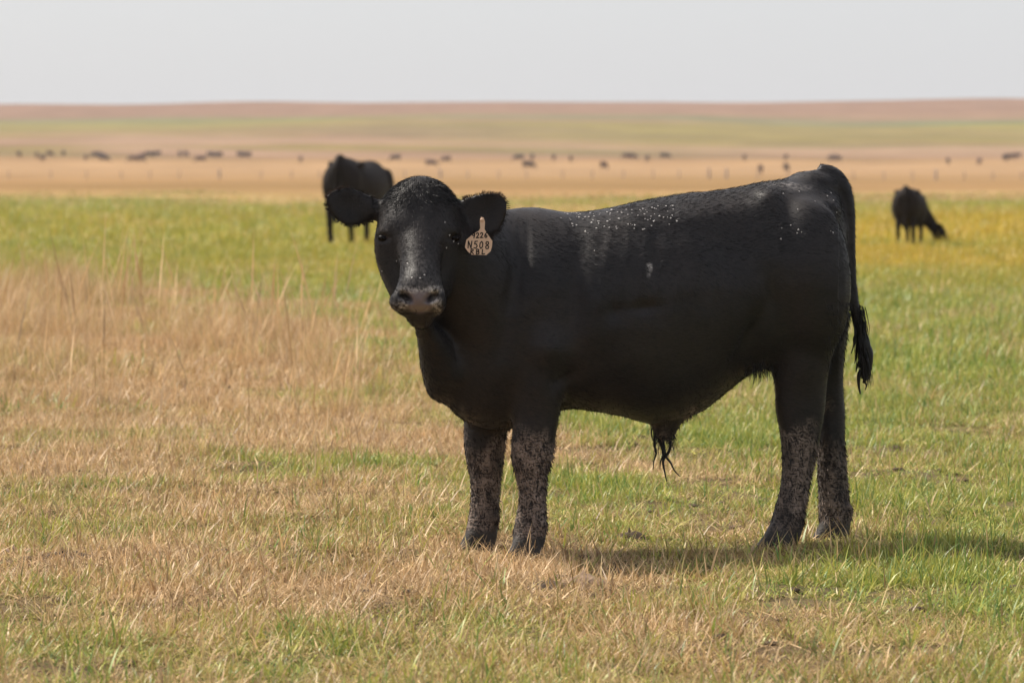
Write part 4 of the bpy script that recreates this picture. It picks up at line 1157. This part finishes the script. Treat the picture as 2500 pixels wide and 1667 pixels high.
def build_herd():
    ms = []
    for g, yw in ((True, 0), (False, 0), (True, .8)):
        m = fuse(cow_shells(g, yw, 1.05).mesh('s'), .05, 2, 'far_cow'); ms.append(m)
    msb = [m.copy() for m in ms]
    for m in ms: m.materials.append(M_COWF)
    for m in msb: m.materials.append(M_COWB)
    # column, row of the feet, heading degrees, mesh, brown
    L = [(45, 362, 80, 0, 1), (85, 364, 100, 0, 1), (99, 372, 75, 1, 1), (116, 361, 60, 0, 1), (147, 360, 90, 1, 0), (198, 371, 95, 1, 1), (221, 363, 175, 0, 0), (232, 366, 10, 0, 0), (241, 372, -20, 0, 0),
         (306, 373, 170, 0, 1), (320, 374, 5, 0, 1), (328, 366, 120, 1, 1), (345, 362, 40, 0, 0), (359, 361, 185, 0, 0), (414, 362, 85, 1, 0), (428, 361, 70, 0, 1), (461, 374, 178, 0, 1), (487, 363, 0, 0, 0), (500, 364, 175, 0, 0), (556, 363, 5, 0, 0), (566, 364, 180, 0, 0),
         (691, 375, 90, 1, 1), (908, 371, 176, 0, 0), (991, 384, 12, 0, 1), (1024, 374, 150, 0, 1), (1191, 370, 178, 0, 0), (1215, 389, 20, 0, 0), (1222, 368, 100, 0, 0), (1272, 370, 80, 1, 1), (1311, 373, 85, 1, 1), (1387, 390, 60, 0, 1),
         (1440, 366, 170, 0, 1), (1452, 368, 20, 0, 1), (1486, 372, 100, 0, 0), (1528, 366, 4, 0, 0), (1709, 370, 95, 1, 1), (1747, 399, 80, 0, 1), (1804, 369, 100, 0, 1), (1806, 395, 70, 0, 0), (1912, 370, 145, 0, 0), (1920, 373, 170, 0, 1),
         (2177, 379, 80, 1, 0), (2248, 379, 100, 0, 1), (2308, 371, 60, 0, 0), (2318, 368, 10, 0, 1), (2332, 366, 170, 0, 1)]
    dd = np.linspace(560, 1100, 400)
    for c, row, hdg, k, b in L:
        x0 = (c * K - 1250) / F
        zz = height(x0 * dd, dd)
        rows = (HZ - (zz - CAMH) * F / dd) / K
        d = float(np.interp(-row, -rows, dd)) if True else 700
        o = place('distant_cow', (msb if b else ms)[k], c, row, d, math.radians(hdg), 1.0)
        side = abs(math.cos(math.radians(hdg))) > .5
        lab = '%s cow %s %s in the far herd below the hill' % ('dark brown' if b else 'black', 'standing' if k == 1 else 'grazing', 'side-on' if side else 'end-on')
        tag(o, lab, 'cow', '%s %s %s cattle of the distant herd' % ('side-on' if side else 'end-on', 'standing' if k == 1 else 'grazing', 'brown' if b else 'black'))
build_herd()

# ------------------------------------------------------------------ dung and bare clods
def build_dung():
    M_DUNG = simple_mat('dry_dung', (0.085, 0.062, 0.046), 0.95, 0.1, 0.5, 30.0, 0.8)
    M_CLOD = simple_mat('dry_soil', (0.24, 0.165, 0.115), 0.95, 0.1, 0.4, 24.0, 0.8)
    for px, py, rad, hgt, soil, lab in ((28, 1272, .10, .035, 1, 'cracked pale soil clod at the edge of the foreground turf'),
                                        (140, 1294, .085, .03, 0, 'dark crumbly dung pat beside the pale soil clod'),
                                        (1262, 1352, .09, .03, 0, 'dark dung pat on dry straw in front of the bull\'s forelegs'),
                                        (1222, 1496, .11, .03, 1, 'bare brown soil clod in the straw in the foreground'),
                                        (1446, 1242, .05, .035, 0, 'small dark dung lump under the bull\'s belly'),
                                        (1414, 1315, .045, .03, 0, 'small dark dung lump beside grey straw under the bull'),
                                        (1340, 1345, .07, .035, 1, 'brown soil clod scuffed up between the dung pats in front of the bull'),
                                        (2100, 1293, .05, .03, 0, 'dark dung lump in green grass behind the bull\'s hind legs')):
        d = row_d(py); x = (px * K - 1250) / F * d
        r = np.random.default_rng(int(px)); n1, n2 = 28, 9
        V = [(0, 0, hgt)]
        for i in range(1, n2 + 1):
            t = i / n2
            for j in range(n1):
                a = 2 * math.pi * j / n1
                lump = 1 + .5 * (vnoise(np.array([3 + 2.2 * math.cos(a)]), np.array([px + 2.2 * math.sin(a)]), 3)[0] - .5) * 2
                rr = rad * t * lump
                h = hgt * .45 * (1 - t ** 2.2) + .022 * (vnoise(np.array([rr * math.cos(a) / .022 + px]), np.array([rr * math.sin(a) / .022]), 5)[0] - .5) * (1 - t * .5) - .012 * t ** 4
                V.append((rr * math.cos(a), rr * math.sin(a), h))
        f3 = [(0, 1 + j, 1 + (j + 1) % n1) for j in range(n1)]
        f4 = [(1 + i * n1 + j, 1 + (i + 1) * n1 + j, 1 + (i + 1) * n1 + (j + 1) % n1, 1 + i * n1 + (j + 1) % n1) for i in range(n2 - 1) for j in range(n1)]
        me = mesh_np('dung', np.array(V), [np.array(f4), np.array(f3)])
        o = link('soil_clod' if soil else 'dung_pat', me, None, M_CLOD if soil else M_DUNG)
        o.location = (x, d, hz(x, d) + .006)
        tag(o, lab, 'soil' if soil else 'dung')
build_dung()

# ------------------------------------------------------------------ the air
def build_haze():
    bm = bmesh.new(); bmesh.ops.create_cube(bm, size=1.0)
    me = bpy.data.meshes.new('haze'); bm.to_mesh(me); bm.free()
    o = link('haze', me)
    o.scale = (11400, 9300, 48); o.location = (0, 4500, 48 / 2 - 4.5)
    m, nt, out = new_mat('haze')
    pv = N(nt, 'ShaderNodeVolumePrincipled'); pv.inputs['Density'].default_value = 0.00011
    pv.inputs['Color'].default_value = (0.95, 0.95, 0.97, 1)
    nt.links.new(pv.outputs[0], out.inputs['Volume'])
    me.materials.append(m)
    tag(o, 'thin pale haze in the air over the range', 'haze', kind='stuff')
HAZE = True
if HAZE: build_haze()
